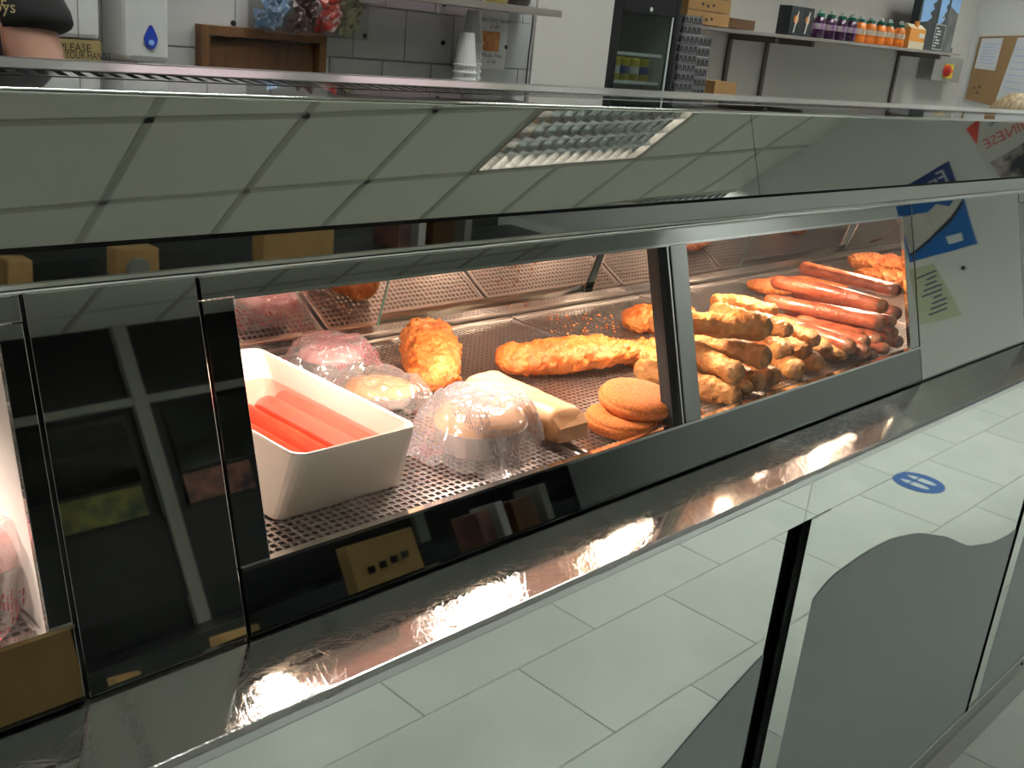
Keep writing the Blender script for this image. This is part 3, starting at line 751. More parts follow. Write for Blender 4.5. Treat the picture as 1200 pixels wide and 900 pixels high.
for k in range(7):
    lump((1.60 + k * .018, .86 - .01 * (k % 2), ZTR + .0125 + (.021 if k % 2 else 0)), (1.635 + k * .014, .755, ZTR + .0125 + (.02 if k % 2 else 0)), .0122, 90 + k, 'sausage', ['sausage', 'sausage_end'], 'sausage buried in the lower layers of the stack', 'sausage', SAU + ', buried', rough=.03, fine=.012, nseg=20, nr=12)

def fishbit(name, pa, pb, z, r, wide, flat, seed, label, prof, mats='fish_batter', bend=(0, 0, 0), rough=.14, fine=.13, grp=None, nseg=110, nr=48, cat='fried fish'):
    p = on_z(*pa, z); q = on_z(*pb, z)
    dd = (q - p).normalized(); p = p + dd * r; q = q - dd * r
    return lump(p, q, r, seed, name, [mats], label, cat, grp, rough=rough, fine=fine, flat=flat, wide=wide, prof=prof, bend=bend, nseg=nseg, nr=nr, bfreq=34)
fishbit('battered_fish', (584, 424), (792, 408), ZTR + .023, .020, 1.45, .85, 201, 'long battered fish fillet lying alone across the middle of the tray', lambda s: (.55 + .75 * math.sin(PI * min(1, s * 1.15 + .12)) ** .7) if s < .78 else .80 - (s - .78) * .9, bend=(0, .0, .004))
fishbit('battered_fish', (500, 386), (510, 448), ZTR + .027, .026, 1.25, .95, 202, 'short rounded piece of battered fish standing behind the wrapped pies', lambda s: .78 + .38 * math.sin(PI * (s * .85 + .12)))
fishbit('battered_fish', (733, 376), (812, 368), ZTR + .022, .024, 1.3, .85, 203, 'knobbly battered fish half hidden behind the divider post', lambda s: .8 + .3 * math.sin(PI * s))
fishbit('battered_fish', (880, 336), (990, 334), ZTR + .014, .022, 1.7, .55, 204, 'flat orange battered fish behind the sausages, its tip showing left', lambda s: .45 + .75 * math.sin(PI * (s * .8 + .15)))
fishbit('battered_fish', (995, 305), (1062, 309), ZTR + .024, .024, 1.5, .7, 205, 'battered fish farthest back in the top right corner of the window', lambda s: .75 + .35 * math.sin(PI * s))
fishbit('battered_fish', (1000, 322), (1075, 329), ZTR + .022, .022, 1.5, .7, 206, 'battered fish just in front of the farthest one, beside the frame', lambda s: .75 + .35 * math.sin(PI * s))
fishbit('battered_fish', (772, 400), (812, 410), ZTR + .018, .018, 1.3, .8, 207, 'stub of battered fish at the left foot of the heap by the post', lambda s: 1)

# fish cakes: thick discs with a seam
def cake(pix, z, rad, th, tilt, label):
    c = on_z(*pix, z); R_ = Matrix.Rotation(tilt[0], 3, 'X') @ Matrix.Rotation(tilt[1], 3, 'Y')
    pr = [(.0, -th / 2), (rad * .6, -th / 2), (rad * .88, -th * .44), (rad * .985, -th * .22), (rad, .0), (rad * .99, th * .12), (rad * .96, th * .17), (rad * .975, th * .24), (rad * .90, th * .42), (rad * .6, th * .5), (0, th * .52)]
    mb = MB().lathe(pr, (0, 0, 0), 44)
    for v_ in mb.v:
        q = v_.copy(); v_ += q.normalized() * .0012 * noise.noise(q * 90 + Vector((c.x * 9, 0, 0))) if q.length > 1e-5 else Vector()
        v_.xyz = R_ @ v_ + c
    zm = min(v_.z for v_ in mb.v)
    tag(mb.build('fish_cake', 'crumb', origin=(c.x, c.y, zm), smooth=True), label, 'fish cake')
cake((728, 494), ZTR + .014, .047, .024, (0.02, 0.03), 'orange breadcrumbed fish cake lying lowest, nearest the glass')
cake((746, 468), ZTR + .040, .049, .024, (0.10, -0.05), 'orange breadcrumbed fish cake stacked on top of the lower one')
cake((792, 484), ZTR + .013, .036, .022, (0, 0), 'orange breadcrumbed fish cake half hidden behind the divider post')

# pancake roll: flattened tube with folded ends
p = on_z(556, 449, ZTR + .023); q = on_z(672, 503, ZTR + .023)
t_ = (q - p).normalized(); sd_ = t_.cross(Vector((0, 0, 1))).normalized(); Lr = (q - p).length
vs = []; NS = 40; NK = 32
for i in range(NS + 1):
    u = i / NS; e = min(u, 1 - u) / .13; k_ = 1.0 if e >= 1 else .30 + .70 * math.sin(e * PI / 2)
    wd = 1.0 if e >= .5 else .88 + .12 * e / .5
    for k in range(NK):
        th = 2 * PI * k / NK; cx, cy = math.cos(th), math.sin(th)
        X = math.copysign(abs(cx) ** .62, cx) * .0285 * wd; Z_ = math.copysign(abs(cy) ** .68, cy) * .0225 * k_
        q_ = p + t_ * (Lr * u) + sd_ * X + Vector((0, 0, Z_ - (.003 if e < .4 else 0)))
        dent = .0014 * noise.noise(q_ * 40) + .0022 * noise.noise(q_ * 16)
        ridge = -.0018 * math.exp(-((th - 1.25 - .25 * u) / .05) ** 2)
        q_ = q_ + (sd_ * cx + Vector((0, 0, cy))) * (dent + ridge)
        vs.append(q_)
fs = [tuple(range(NK))[::-1], tuple(range(NS * NK, (NS + 1) * NK))]
for i in range(NS):
    for k in range(NK): fs.append((i * NK + k, i * NK + (k + 1) % NK, (i + 1) * NK + (k + 1) % NK, (i + 1) * NK + k))
m0 = (p + q) / 2; m0.z = min(v_.z for v_ in vs)
roll = tag(MB().add(vs, fs).build('pancake_roll', 'pastry', origin=m0, smooth=True), 'pale golden pancake roll with folded ends in front of the long fish', 'pancake roll')
e0 = q + t_ * .0005
MB().add([e0 + sd_ * .024 + Vector((0, 0, .004)), e0 - sd_ * .024 + Vector((0, 0, .005)), e0 + t_ * .004 - Vector((0, 0, .012)), e0 + sd_ * .025 - Vector((0, 0, .014)), e0 - sd_ * .025 - Vector((0, 0, .014)),
        e0 - t_ * .012 + sd_ * .026 + Vector((0, 0, .015)), e0 - t_ * .012 - sd_ * .026 + Vector((0, 0, .015))], [(0, 1, 2), (0, 2, 3), (1, 4, 2), (0, 5, 6, 1), (3, 2, 4)]).build('folded_end', 'pastry', roll)

# white dish with red sausages
def dish():
    zb = ZTR + .001
    b0 = on_z(316, 609, zb); b1 = on_z(479, 570, zb)
    ybot = (b0.y + b1.y) / 2
    zt = zb + .088
    t0 = on_z(309, 547, zt); t1 = on_z(491, 497, zt); far = on_z(318, 403, zt)
    yt = (t0.y + t1.y) / 2; x0t, x1t = t0.x, t1.x
    yback = far.y
    t = thing('serving_dish', 'deep white rectangular dish holding red sausages in water, left of the window', 'dish', ((b0.x + b1.x) / 2, (ybot + yback) / 2, zb))
    bx0, bx1 = b0.x + .002, b1.x; by0, by1 = ybot, yback - .02
    x0t = bx0 - .012; x1t = t1.x
    def loop(x0, x1, y0, y1, z, r):
        out = []
        for cx, cy, a0 in ((x1 - r, y1 - r, 0), (x0 + r, y1 - r, 90), (x0 + r, y0 + r, 180), (x1 - r, y0 + r, 270)):
            for k in range(5):
                a = math.radians(a0 + k * 22.5); out.append((cx + r * math.cos(a), cy + r * math.sin(a), z))
        return out
    w = .0045
    L = [loop(bx0, bx1, by0, by1, zb, .012), loop(x0t, x1t, yt, yback, zt - .002, .016), loop(x0t + .0015, x1t - .0015, yt + .0015, yback - .0015, zt, .016),
         loop(x0t + w, x1t - w, yt + w, yback - w, zt - .001, .014), loop(bx0 + w, bx1 - w, by0 + w, by1 - w, zb + .006, .012)]
    n = len(L[0]); vs = [p_ for l in L for p_ in l]; fs = [tuple(range(n))[::-1], tuple(range(4 * n, 5 * n))]
    for i in range(4):
        for k in range(n): fs.append((i * n + k, i * n + (k + 1) % n, (i + 1) * n + (k + 1) % n, (i + 1) * n + k))
    MB().add(vs, fs).build('dish_body', 'white_ceramic', t, smooth=False, bevel=.001)
    zw = zb + .053; f = .053 / .088
    ww = MB().prism([(bx0 + (x0t - bx0) * f + .005, by0 + (yt - by0) * f + .005, zw), (bx1 + (x1t - bx1) * f - .005, by0 + (yt - by0) * f + .005, zw), (bx1 + (x1t - bx1) * f - .005, by1 + (yback - by1) * f - .006, zw), (bx0 + (x0t - bx0) * f + .005, by1 + (yback - by1) * f - .006, zw)], (0, 0, .0006))
    ww.build('tinted_water', 'tray_water', t)
    return bx0, bx1, by0, by1, zb
bx0, bx1, by0, by1, zb = dish()
SV = ['leftmost', 'second from the left', 'middle', 'second from the right', 'rightmost']
nsv = 5; wsv = (bx1 - bx0 + .004) / nsv
for k in range(nsv):
    xx = bx0 - .003 + wsv * (k + .5); rr = wsv * .505; zz = zb + .030 + .003 * (k % 2)
    lump((xx, by1 - .03 - .012 * (k % 2), zz), (xx + .001, by0 + .022 + .006 * (k % 3), zz), rr, 400 + k, 'red_sausage', ['red_skin'], 'smooth bright red sausage in the white dish, %s of the five' % SV[k], 'sausage', 'red sausages in the white dish', rough=.012, fine=.003, nseg=26, nr=18)
# wrapped pies
def wrapped(pix, z, rx, ry, h, rot, body, film, label, seed, corners=(), lid=False, cat='wrapped pie'):
    c = on_z(*pix, ZTR); t = thing('wrapped_pie', label, cat, (c.x, c.y, ZTR)); t['_o'] = (0, 0, 0); t.rotation_euler = (0, 0, rot)
    MB().lathe([(0, .001), (.80, .001), (.98, h * .55 / 1), (1.0, h * .60), (.94, h * .60), (0, h * .57)], (0, 0, 0), 30, sx=rx * .86, sy=ry * .86).build('foil_dish', 'foil_tray', t, smooth=False, local=True)
    mb = MB().lathe([(.93, h * .50), (.97, h * .62), (.90, h * .78), (.6, h * .90), (0, h * .94)], (0, 0, 0), 30, sx=rx * .86, sy=ry * .86)
    for v_ in mb.v: v_.z += .002 * noise.noise(v_ * 60)
    mb.build('crust', body, t, smooth=True, local=True)
    if lid:
        MB().lathe([(.96, h * .66), (1.0, h * .70), (1.0, h * .76), (.90, h * .80), (.86, h * 1.02), (0, h * 1.04)], (0, 0, 0), 36, sx=rx * .80, sy=ry * .80).build('clear_lid', 'film_clear', t, smooth=False, local=True)
    # crumpled film: draped sheet with pulled-out corners
    N = 46; vs = []; fs = []; sd = Vector((seed, seed * 2.1, 0))
    for i in range(N + 1):
        for j_ in range(N + 1):
            u = i / N * 2 - 1; v_ = j_ / N * 2 - 1
            X = u * rx * 1.22; Y = v_ * ry * 1.15
            rad = math.sqrt((X / rx) ** 2 + (Y / ry) ** 2)
            zz = h * 1.10 if rad < .75 else h * 1.10 * max(0, 1 - ((rad - .75) / .50) ** 1.6)
            q = Vector((X, Y, 0)) * 38 + sd
            cr = (1 - abs(noise.noise(q * .8)) * 3.2); cr2 = 1 - abs(noise.noise(q * 2.1)) * 3
            zz = max(zz, .0) + .0055 * cr * (0.15 + min(1.1, rad ** 2)) + .0015 * cr2
            edge = max(abs(u), abs(v_))
            if edge > .8: X += .010 * noise.noise(q * .7 + Vector((5, 0, 0))); Y += .012 * noise.noise(q * .7 + Vector((0, 9, 0)))
            vs.append((X, Y, max(zz, .0012) + .001))
    for i in range(N):
        for j_ in range(N): a = i * (N + 1) + j_; fs.append((a, a + 1, a + N + 2, a + N + 1))
    MB().add(vs, fs).build('film_wrap', film, t, smooth=True, local=True)
    return t
wrapped((560, 522), 0, .074, .064, .054, .35, 'pie', 'film_print', 'round pie with clear lid in printed crinkled film, nearest the glass', 1.7, lid=True)
wrapped((445, 471), 0, .056, .052, .030, -.3, 'pie', 'film_clear', 'yellowish pie in clear film between the dish and the printed one', 5.2)
wrapped((388, 433), 0, .058, .052, .036, .2, 'foil_pink', 'film_red', 'pink pudding in red-printed film behind the white dish', 8.8)
wrapped((-14, 700), 0, .050, .042, .065, .5, 'foil_pink', 'film_red', 'pinkish wrapped pudding in the left neighbouring window', 12.4)
wrapped((-60, 600), 0, .048, .042, .060, .1, 'foil_pink', 'film_red', 'second pinkish wrapped pudding at the left picture edge', 3.4)
# crumbs
cr = MB()
for k in range(60):
    px = random.uniform(640, 735); py = random.uniform(368, 392); c = on_z(px, py, ZTR + .002); s_ = random.uniform(.001, .003)
    cr.lathe([(0, -s_), (s_, 0), (0, s_)], c, 5)
tag(cr.build('batter_crumbs', 'fish_batter', origin=on_z(690, 380, ZTR)), 'golden batter crumbs scattered on the tray behind the long fish', 'crumbs', kind='stuff')
# dangling wire probe seen through the glass
p0 = on_y(1030, 278, .78); w = thing('wire_probe', 'thin wire probe with a brown tip hanging inside the right window', 'probe', p0)
MB().tube([on_y(1048, 256, .78), on_y(1044, 270, .78), on_y(1036, 277, .78), on_y(1033, 281, .78)], .0007, 6).build('wire', 'chrome', w)
MB().tube([on_y(1056, 262, .78), on_y(1046, 272, .78), on_y(1036, 279, .78)], .0007, 6).build('wire', 'chrome', w)
MB().tube([on_y(1034, 279, .78), on_y(1028, 281, .78), on_y(1019, 284, .78)], [.0015, .0026, .0012], 8).build('tip', 'sausage_end', w, smooth=True)

# ================================================================== BEHIND THE COUNTER
def wbox(mb, a, b, y0, y1):                    # box between two pixels on the plane y0, back to y1
    p = on_y(*a, y0); q = on_y(*b, y0)
    return mb.box(min(p.x, q.x), max(p.x, q.x), y0, y1, min(p.z, q.z), max(p.z, q.z))
# soap dispenser
p = on_y(147, 72, W - .11); q = on_y(199, 0, W - .11)
t = thing('soap_dispenser', 'white soap dispenser with a blue drop window on the tiled wall', 'dispenser', ((p.x + q.x) / 2, W, p.z))
MB().box(p.x, q.x, W - .11, W, p.z, p.z + .27).build('case', 'white_plastic', t, bevel=.012)
cx, cz = on_y(176, 45, W - .11).x, on_y(176, 45, W - .11).z
dr = [(cx + .0145 * math.sin(a) * (1 if math.cos(a) < 0 else (1 - .55 * math.cos(a))), W - .111, cz + .026 * math.cos(a) * (1.0 if math.cos(a) > 0 else .8)) for a in [2 * PI * k / 24 for k in range(24)]]
MB().prism(dr, (0, -.003, 0)).build('drop_window', 'blue_logo', t)
MB().lathe([(0, 0), (.006, 0), (.006, .001), (0, .001)], (cx, W - .1146, cz - .008), 14, ax=Matrix.Rotation(PI / 2, 3, 'X')).build('drop_highlight', 'blue_light', t)
# towel dispenser left of it and its plaque
p = on_y(74, 56, W - .13); q = on_y(117, 0, W - .13)
t = thing('towel_dispenser', 'tall white paper towel dispenser above the gold hand-washing plaque', 'dispenser', ((p.x + q.x) / 2, W, p.z))
MB().box(p.x - .04, q.x, W - .13, W, on_y(100, 47, W - .13).z + .001, p.z + .34).build('case', 'white_plastic', t, bevel=.01)
MB().box((p.x + q.x) / 2 - .008, (p.x + q.x) / 2 - .006, W - .1315, W - .129, on_y(100, 47, W - .13).z + .004, p.z + .3).build('case_seam', 'grey_box', t)
p = on_y(76, 73, W - .125); q = on_y(118, 48, W - .125)
t = thing('hand_washing_plaque', 'gold plaque reading please wash your hands', 'sign', ((p.x + q.x) / 2, W - .12, p.z - .03))
MB().box(p.x - .05, q.x, W - .125, W - .0, p.z - .03, q.z).build('plate', 'gold', t)
text_on('PLEASE', .020, on_y(88, 56, W - .1255), (1, 0, 0), (0, 0, 1), 'black_ink', t)
text_on('WASH YOUR HANDS', .020, on_y(90, 65, W - .1255), (1, 0, 0), (0, 0, 1), 'black_ink', t, width=.135)
# wooden hatch
p = on_y(228, 92, W); q = on_y(375, 45, W); xl, xr = p.x, q.x; zt_ = on_y(228, 27, W).z; z0_ = zt_ - .36
t = thing('wooden_hatch', 'brown wooden two-door wall hatch behind the counter', 'hatch', ((xl + xr) / 2, W, z0_))
MB().box(xl, xr, W - .03, W, zt_ - .022, zt_).box(xl, xl + .021, W - .03, W, z0_, zt_ - .022).box(xr - .021, xr, W - .03, W, z0_, zt_ - .022).box(xl + .021, xr - .021, W - .03, W, z0_, z0_ + .02).build('frame', 'wood', t, bevel=.002)
mid = on_y(303, 60, W).x
MB().box(xl + .024, mid - .001, W - .014, W - .002, z0_ + .02, zt_ - .026).build('door', 'wood_dark', t)
MB().box(mid + .001, xr - .024, W - .010, W - .002, z0_ + .02, zt_ - .026).build('door', 'wood_dark', t)
# sachet rack
p = on_y(304, 30, W - .05); q = on_y(430, 45, W - .05)
t = thing('sachet_rack', 'clear wall rack of pockets filled with sauce sachets', 'rack', ((p.x + q.x) / 2, W, p.z - .02))
xs = [on_y(x_, 30, W - .05).x for x_ in (303, 343, 378, 401, 427)]
zb_ = [on_y(x_, y_, W - .05).z for x_, y_ in ((323, 38), (360, 40), (390, 43), (414, 46))]
MB().box(xs[0], xs[-1], W - .006, W - .003, min(zb_), min(zb_) + .26).build('back_sheet', 'rack_clear', t)
COLS = ['sachet_blue', 'sachet_dark', 'sachet_red', 'sachet_green']; CN = ['blue', 'dark brown', 'red', 'pale green']
for k in range(4):
    a, b = xs[k] + .002, xs[k + 1] - .002; z_ = min(zb_) if True else 0
    MB().box(a, b, W - .068, W - .066, z_, z_ + .085).box(a, b, W - .066, W - .006, z_, z_ + .002).box(a, a + .0015, W - .066, W - .006, z_, z_ + .085).build('pocket', 'rack_clear', t)
    kcol = k if k else 0
    for n_ in range(11):
        cx = a + .012 + (b - a - .024) * ((n_ * .37) % 1.0); cz = z_ + .018 + .0065 * n_; cy = W - .037 + random.uniform(-.012, .012)
        R_ = Matrix.Rotation(random.uniform(-1.2, 1.2), 3, 'Y') @ Matrix.Rotation(random.uniform(-.5, .5), 3, 'X')
        mb = MB(); hw, hh = .019, .012
        mb.add([R_ @ Vector(p_) + Vector((cx, cy, cz)) for p_ in ((-hw, 0, -hh), (hw, 0, -hh), (hw, 0, hh), (-hw, 0, hh), (-hw * .5, -.004, 0), (hw * .5, -.004, 0), (-hw * .5, .004, 0), (hw * .5, .004, 0))],
               [(0, 1, 5, 4), (1, 2, 5), (2, 3, 4, 5), (3, 0, 4), (0, 6, 7, 1), (1, 7, 2), (2, 7, 6, 3), (3, 6, 0)])
        tag(mb.build('sauce_sachet', COLS[k], origin=(cx, cy, cz - .01)), '%s sauce sachet in the %s pocket of the clear rack' % (CN[k], ['first', 'second', 'third', 'fourth'][k]), 'sachet', '%s sachets in the wall rack' % CN[k])
# laminated price sign
pa, pb = on_y(559, 80, W - .004), on_y(597, 18, W - .004)
t = thing('price_sign', 'white price sign for curry sauce and mushy peas with a food photo', 'sign', ((pa.x + pb.x) / 2, W, pa.z))
MB().box(pa.x, pb.x, W - .003, W, pa.z, pa.z + .19).build('sheet', 'paper_plain', t)
c_ = (pa.x + pb.x) / 2; yy = W - .0035
for s_, py, sz in (('Hot Curry Sauce', 23, .0165), ('£1.60', 31, .015), ('Mushy Peas', 65, .0165), ('£1.60', 72, .015)):
    text_on(s_, sz, (c_, yy, on_y(574, py, yy).z), (1, 0, 0), (0, 0, 1), 'black_ink', t)
a, b = on_y(562, 59, yy), on_y(586, 38, yy)
MB().box(a.x, b.x, yy - .001, yy, a.z, b.z).build('food_photo', 'chip_photo', t)
# stacked foam cups
ORD2 = ['first', 'second', 'third', 'fourth', 'fifth', 'sixth', 'seventh', 'eighth', 'ninth', 'tenth', 'eleventh', 'twelfth', 'thirteenth', 'fourteenth', 'fifteenth', 'sixteenth', 'seventeenth', 'eighteenth']
def cups(px, ptop, y, label, n=16):
    tp = on_y(*ptop, y); zb2 = tp.z - .30
    for k in range(n):
        z = tp.z - .018 * k - .085
        o = MB().lathe([(.019, .085), (.029, .007), (.0315, .005), (.0315, .0), (.028, .0), (.018, .081)], (0, 0, 0), 18).build('foam_cup', 'white_plastic', local=True, smooth=False) if k == 0 else None
        if k == 0: first = o
        else: o = first.copy(); COL.objects.link(o)
        o.location = (tp.x, y, z); o.rotation_euler = (0, 0, 0)
        tag(o, label + ', ' + ORD2[k] + ' from the top', 'cup', label.replace('white foam cup in', 'foam cups in'))
    return zb2
cups(0, (548, 38), W - .10, 'white foam cup in the left, lower upside-down stack', 14)
cups(0, (556, 12), W - .045, 'white foam cup in the right, taller upside-down stack', 18)
cz_ = on_y(548, 38, W - .10).z - .018 * 13 - .086
o = MB().box(1.75, 2.3, 1.95, W, cz_ - .03, cz_ - .0).build('rear_worktop', 'brushed', origin=(2.0, 2.1, cz_ - .03)); tag(o, 'steel worktop against the tiled wall, carrying the foam cups', 'worktop')
zz_ = on_y(556, 12, W - .045).z - .018 * 17 - .085
# screws in the sign board
for (px, py), sl in zip(((520, 5), (519, 50), (594, 13), (592, 55), (427, 42), (273, 27)), ('upper left of the foam cups', 'left of the foam cups, lower', 'at the top right of the price sign', 'at the right edge of the price sign', 'at the right foot of the sachet rack', 'just above the wooden hatch')):
    c = on_y(px, py, W)
    o = MB().lathe([(0, 0), (.006, 0), (.006, .004), (0, .006)], c, 10, ax=Matrix.Rotation(PI / 2, 3, 'X')).build('wall_screw', 'black_ink', origin=c)
    tag(o, 'small dark screw head in the tiled wall, ' + sl, 'screw', 'screw heads in the tiled wall')
# short upper shelf with tubs
YS = 2.03
q = on_y(659, 13, YS); sz = .5 * (on_y(540, 0, YS).z + on_y(650, 15, YS).z)
o = MB().box(1.6, q.x, YS, W - .008, sz - .012, sz + .006).build('wall_shelf', 'shelf_steel', origin=(2.0, W, sz)); tag(o, 'short grey wall shelf at the top edge above the price sign', 'shelf')
for k in range(4):
    b_ = Vector((1.87 + .085 * k, YS + .05, sz + .0065))
    tt = thing('sauce_tub', 'tub with a yellow lid on the short wall shelf, %s from the left' % ['first', 'second', 'third', 'fourth'][k], 'tub', b_, 'tubs on the short wall shelf')
    MB().lathe([(.028, 0), (.034, .01), (.036, .07), (.036, .075)], b_, 16).build('tub', 'jar_dark' if k % 2 else 'lid_yellow', tt, smooth=False)
    MB().lathe([(.037, .075), (.037, .088), (.033, .092), (0, .092)], b_, 16).build('lid', 'lid_yellow', tt)
# cable on the pier edge
cpts = [on_y(x_, y_, YL - .024) for x_, y_ in ((625, 14), (624, 30), (620, 60), (618, 80), (616, 99))]
o = MB().tube(cpts, .0025, 6).build('wall_cable', 'black_ink', origin=cpts[-1]); tag(o, 'thin dark cable hanging down the pier edge', 'cable')

# small black drinks fridge
YFR = 2.235
fx0 = XLW + .006; fx1 = on_y(793, 50, YFR).x; fz0 = on_y(702, 104, YFR).z - .12; fz1 = fz0 + .55
t = thing('drinks_fridge', 'small black glass-door drinks fridge between the white wall and the pizza boxes', 'fridge', ((fx0 + fx1) / 2, 2.4, fz0))
gx0 = on_y(724, 60, YFR).x; gx1 = on_y(786, 60, YFR).x; gz1 = on_y(755, 16, YFR).z; gz0 = fz0 + .05
YI = YFR + .26
MB().box(fx0, gx0, YFR, YI + .04, fz0, fz1).box(gx1, fx1, YFR, YI + .04, fz0, fz1).box(gx0, gx1, YFR, YI + .04, gz1, fz1).box(gx0, gx1, YFR, YI + .04, fz0, gz0).box(gx0, gx1, YI, YI + .04, gz0, gz1).build('cabinet', 'black_plastic', t, bevel=.003)
MB().box(gx0, gx1, YI - .004, YI, gz0, gz1).box(gx0, gx0 + .003, YFR + .02, YI, gz0, gz1).box(gx1 - .003, gx1, YFR + .02, YI, gz0, gz1).build('lining', 'fridge_inner', t)
MB().box(gx0, gx1, YFR + .003, YFR + .007, gz0, gz1).build('glass_door', 'door_glass', t)
MB().box(gx1 - .016, gx1 - .010, YFR - .002, YFR + .003, gz0, gz1).build('door_trim', 'wire_white', t)
c = on_y(763, 11, YFR); MB().lathe([(0, 0), (.007, 0), (.007, .003), (0, .003)], c, 12, ax=Matrix.Rotation(PI / 2, 3, 'X')).build('badge', 'paper_plain', t)
shz = [on_y(745, 64, YFR + .02).z, on_y(742, 97, YFR + .02).z]
for z in shz:
    mb = MB().box(gx0 + .003, gx1 - .02, YFR + .02, YFR + .025, z - .004, z + .006)
    for k in range(14): xk = gx0 + .006 + (gx1 - gx0 - .03) * k / 13; mb.box(xk, xk + .0015, YFR + .025, YI - .005, z - .001, z + .0005)
    mb.build('wire_shelf', 'wire_white', t)
a, b = on_y(758, 52, YI - .006), on_y(774, 40, YI - .006)
MB().box(a.x, b.x, YI - .006, YI - .004, a.z, b.z).build('thermostat_label', 'black_ink', t)
# drink cans on the lower wire shelf
for k in range(5):
    cx = gx0 + .035 + k * (gx1 - gx0 - .075) / 4; z = shz[1] + .001
    tt = thing('drink_can', '%s drink can on the fridge shelf, %s from the left' % ('yellow and blue' if k == 4 else 'yellow', ['first', 'second', 'third', 'fourth', 'fifth'][k]), 'can', (cx, YFR + .08, z), 'cans on the fridge shelf')
    MB().lathe([(.018, 0), (.021, .004), (.021, .070), (.017, .078)], (cx, YFR + .08, z), 16).build('body', 'can_yellow', tt, smooth=False)
    MB().lathe([(.017, .078), (.0175, .080), (.015, .080), (.014, .078)], (cx, YFR + .08, z), 16).build('rim', 'chrome', tt)
    MB().lathe([(.0212, .025), (.0212, .050)], (cx, YFR + .08, z), 16).build('print_band', 'can_blue' if k in (2, 4) else 'paper_plain', tt)
# shelf the fridge and boxes stand on
o = MB().box(fx0 - .004, 4.3, 2.21, YB - .01, fz0 - .03, fz0).build('rear_counter', 'brushed', origin=(3.5, 2.2, fz0 - .03)); tag(o, 'steel rear counter carrying the fridge and pizza boxes', 'worktop')
# flat patterned pizza boxes, two stacks
ORD = ['topmost, first', 'second', 'third', 'fourth', 'fifth', 'sixth', 'seventh', 'eighth', 'ninth', 'tenth', 'eleventh', 'twelfth', 'thirteenth', 'fourteenth', 'fifteenth', 'sixteenth', 'seventeenth', 'eighteenth']
def carton_stack(xa, xb, y0, y1, ztop, n, label, grp):
    h = (ztop - fz0) / n
    for k in range(n):
        j0 = random.uniform(-.004, .004); z = fz0 + k * h
        tt = thing('pizza_box', label + ', ' + ORD[n - 1 - k] + ' from the top', 'box', ((xa + xb) / 2 + j0, (y0 + y1) / 2, z), grp)
        MB().box(xa + j0, xb + j0, y0, y1, z + .001, z + h - .001).build('carton', 'pizza_box', tt)
        mb = MB(); zz = z + h * .15; hh = h * .62
        nx = 4
        for i in range(nx):                     # black blocky print along the front and left edge
            xq = xa + j0 + (xb - xa) * (i + .1) / nx; w = (xb - xa) / nx
            mb.prism([(xq, y0, zz), (xq + w * .28, y0, zz), (xq + w * .28, y0, zz + hh), (xq, y0, zz + hh)], (0, -.001, 0))
            mb.prism([(xq + w * .28, y0, zz + hh), (xq + w * .62, y0, zz), (xq + w * .85, y0, zz), (xq + w * .5, y0, zz + hh)], (0, -.001, 0))
            yq = y0 + (y1 - y0) * (i + .1) / nx; w = (y1 - y0) / nx
            mb.prism([(xa + j0, yq, zz), (xa + j0, yq + w * .5, zz), (xa + j0, yq + w * .3, zz + hh), (xa + j0, yq, zz + hh)], (-.001, 0, 0))
        tag(mb.build('black_print', 'black_ink', tt), kind='stuff')
Y1 = 2.25
z1 = on_y(812, 18, Y1).z; z2 = on_y(835, 44, Y1).z
carton_stack(max(on_y(797, 60, Y1).x, fx1 + .012), on_y(818, 60, Y1).x, Y1, 2.332, z1, 12, 'patterned pizza box in the taller stack beside the fridge', 'pizza boxes in the taller stack')
carton_stack(on_y(819, 60, Y1).x, on_y(838, 60, Y1).x, Y1 + .02, 2.332, z2, 9, 'patterned pizza box in the shorter right-hand stack', 'pizza boxes in the shorter stack')
# brown boxes
def kraft(a, b, y0, y1, label, holes=()):
    p, q = on_y(*a, y0), on_y(*b, y0); x0, x1, zz0, zz1 = min(p.x, q.x), max(p.x, q.x), min(p.z, q.z), max(p.z, q.z)
    tt = thing('cardboard_box', label, 'box', ((x0 + x1) / 2, (y0 + y1) / 2, zz0))
    MB().box(x0, x1, y0, y1, zz0, zz1).build('carton', 'kraft', tt, bevel=.001)
    for (hx, hy) in holes:
        c = on_y(hx, hy, y0); MB().lathe([(0, 0), (.007, 0), (.007, .002), (0, .002)], c, 10, ax=Matrix.Rotation(PI / 2, 3, 'X')).build('vent_hole', 'black_ink', tt)
    return tt
SY0, SY1 = 2.34, YB - .002
def shelf_z(x): return H0 + .0825 + (x - 3.25) * .0118
SXL = fx1 + .01
sb = MB().add([(SXL, SY0, shelf_z(SXL) - .012), (5.72, SY0, shelf_z(5.72) - .012), (5.72, SY1, shelf_z(5.72) - .012), (SXL, SY1, shelf_z(SXL) - .012),
               (SXL, SY0, shelf_z(SXL)), (5.72, SY0, shelf_z(5.72)), (5.72, SY1, shelf_z(5.72)), (SXL, SY1, shelf_z(SXL))],
              [(0, 1, 2, 3), (4, 5, 6, 7), (0, 1, 5, 4), (1, 2, 6, 5), (2, 3, 7, 6), (3, 0, 4, 7)])
sh = thing('bottle_shelf', 'long steel wall shelf on brackets carrying bottles and cartons', 'shelf', (4.4, SY1, shelf_z(4.4) - .2))
sb.v = sb.v; sb.build('shelf_board', 'shelf_steel', sh)
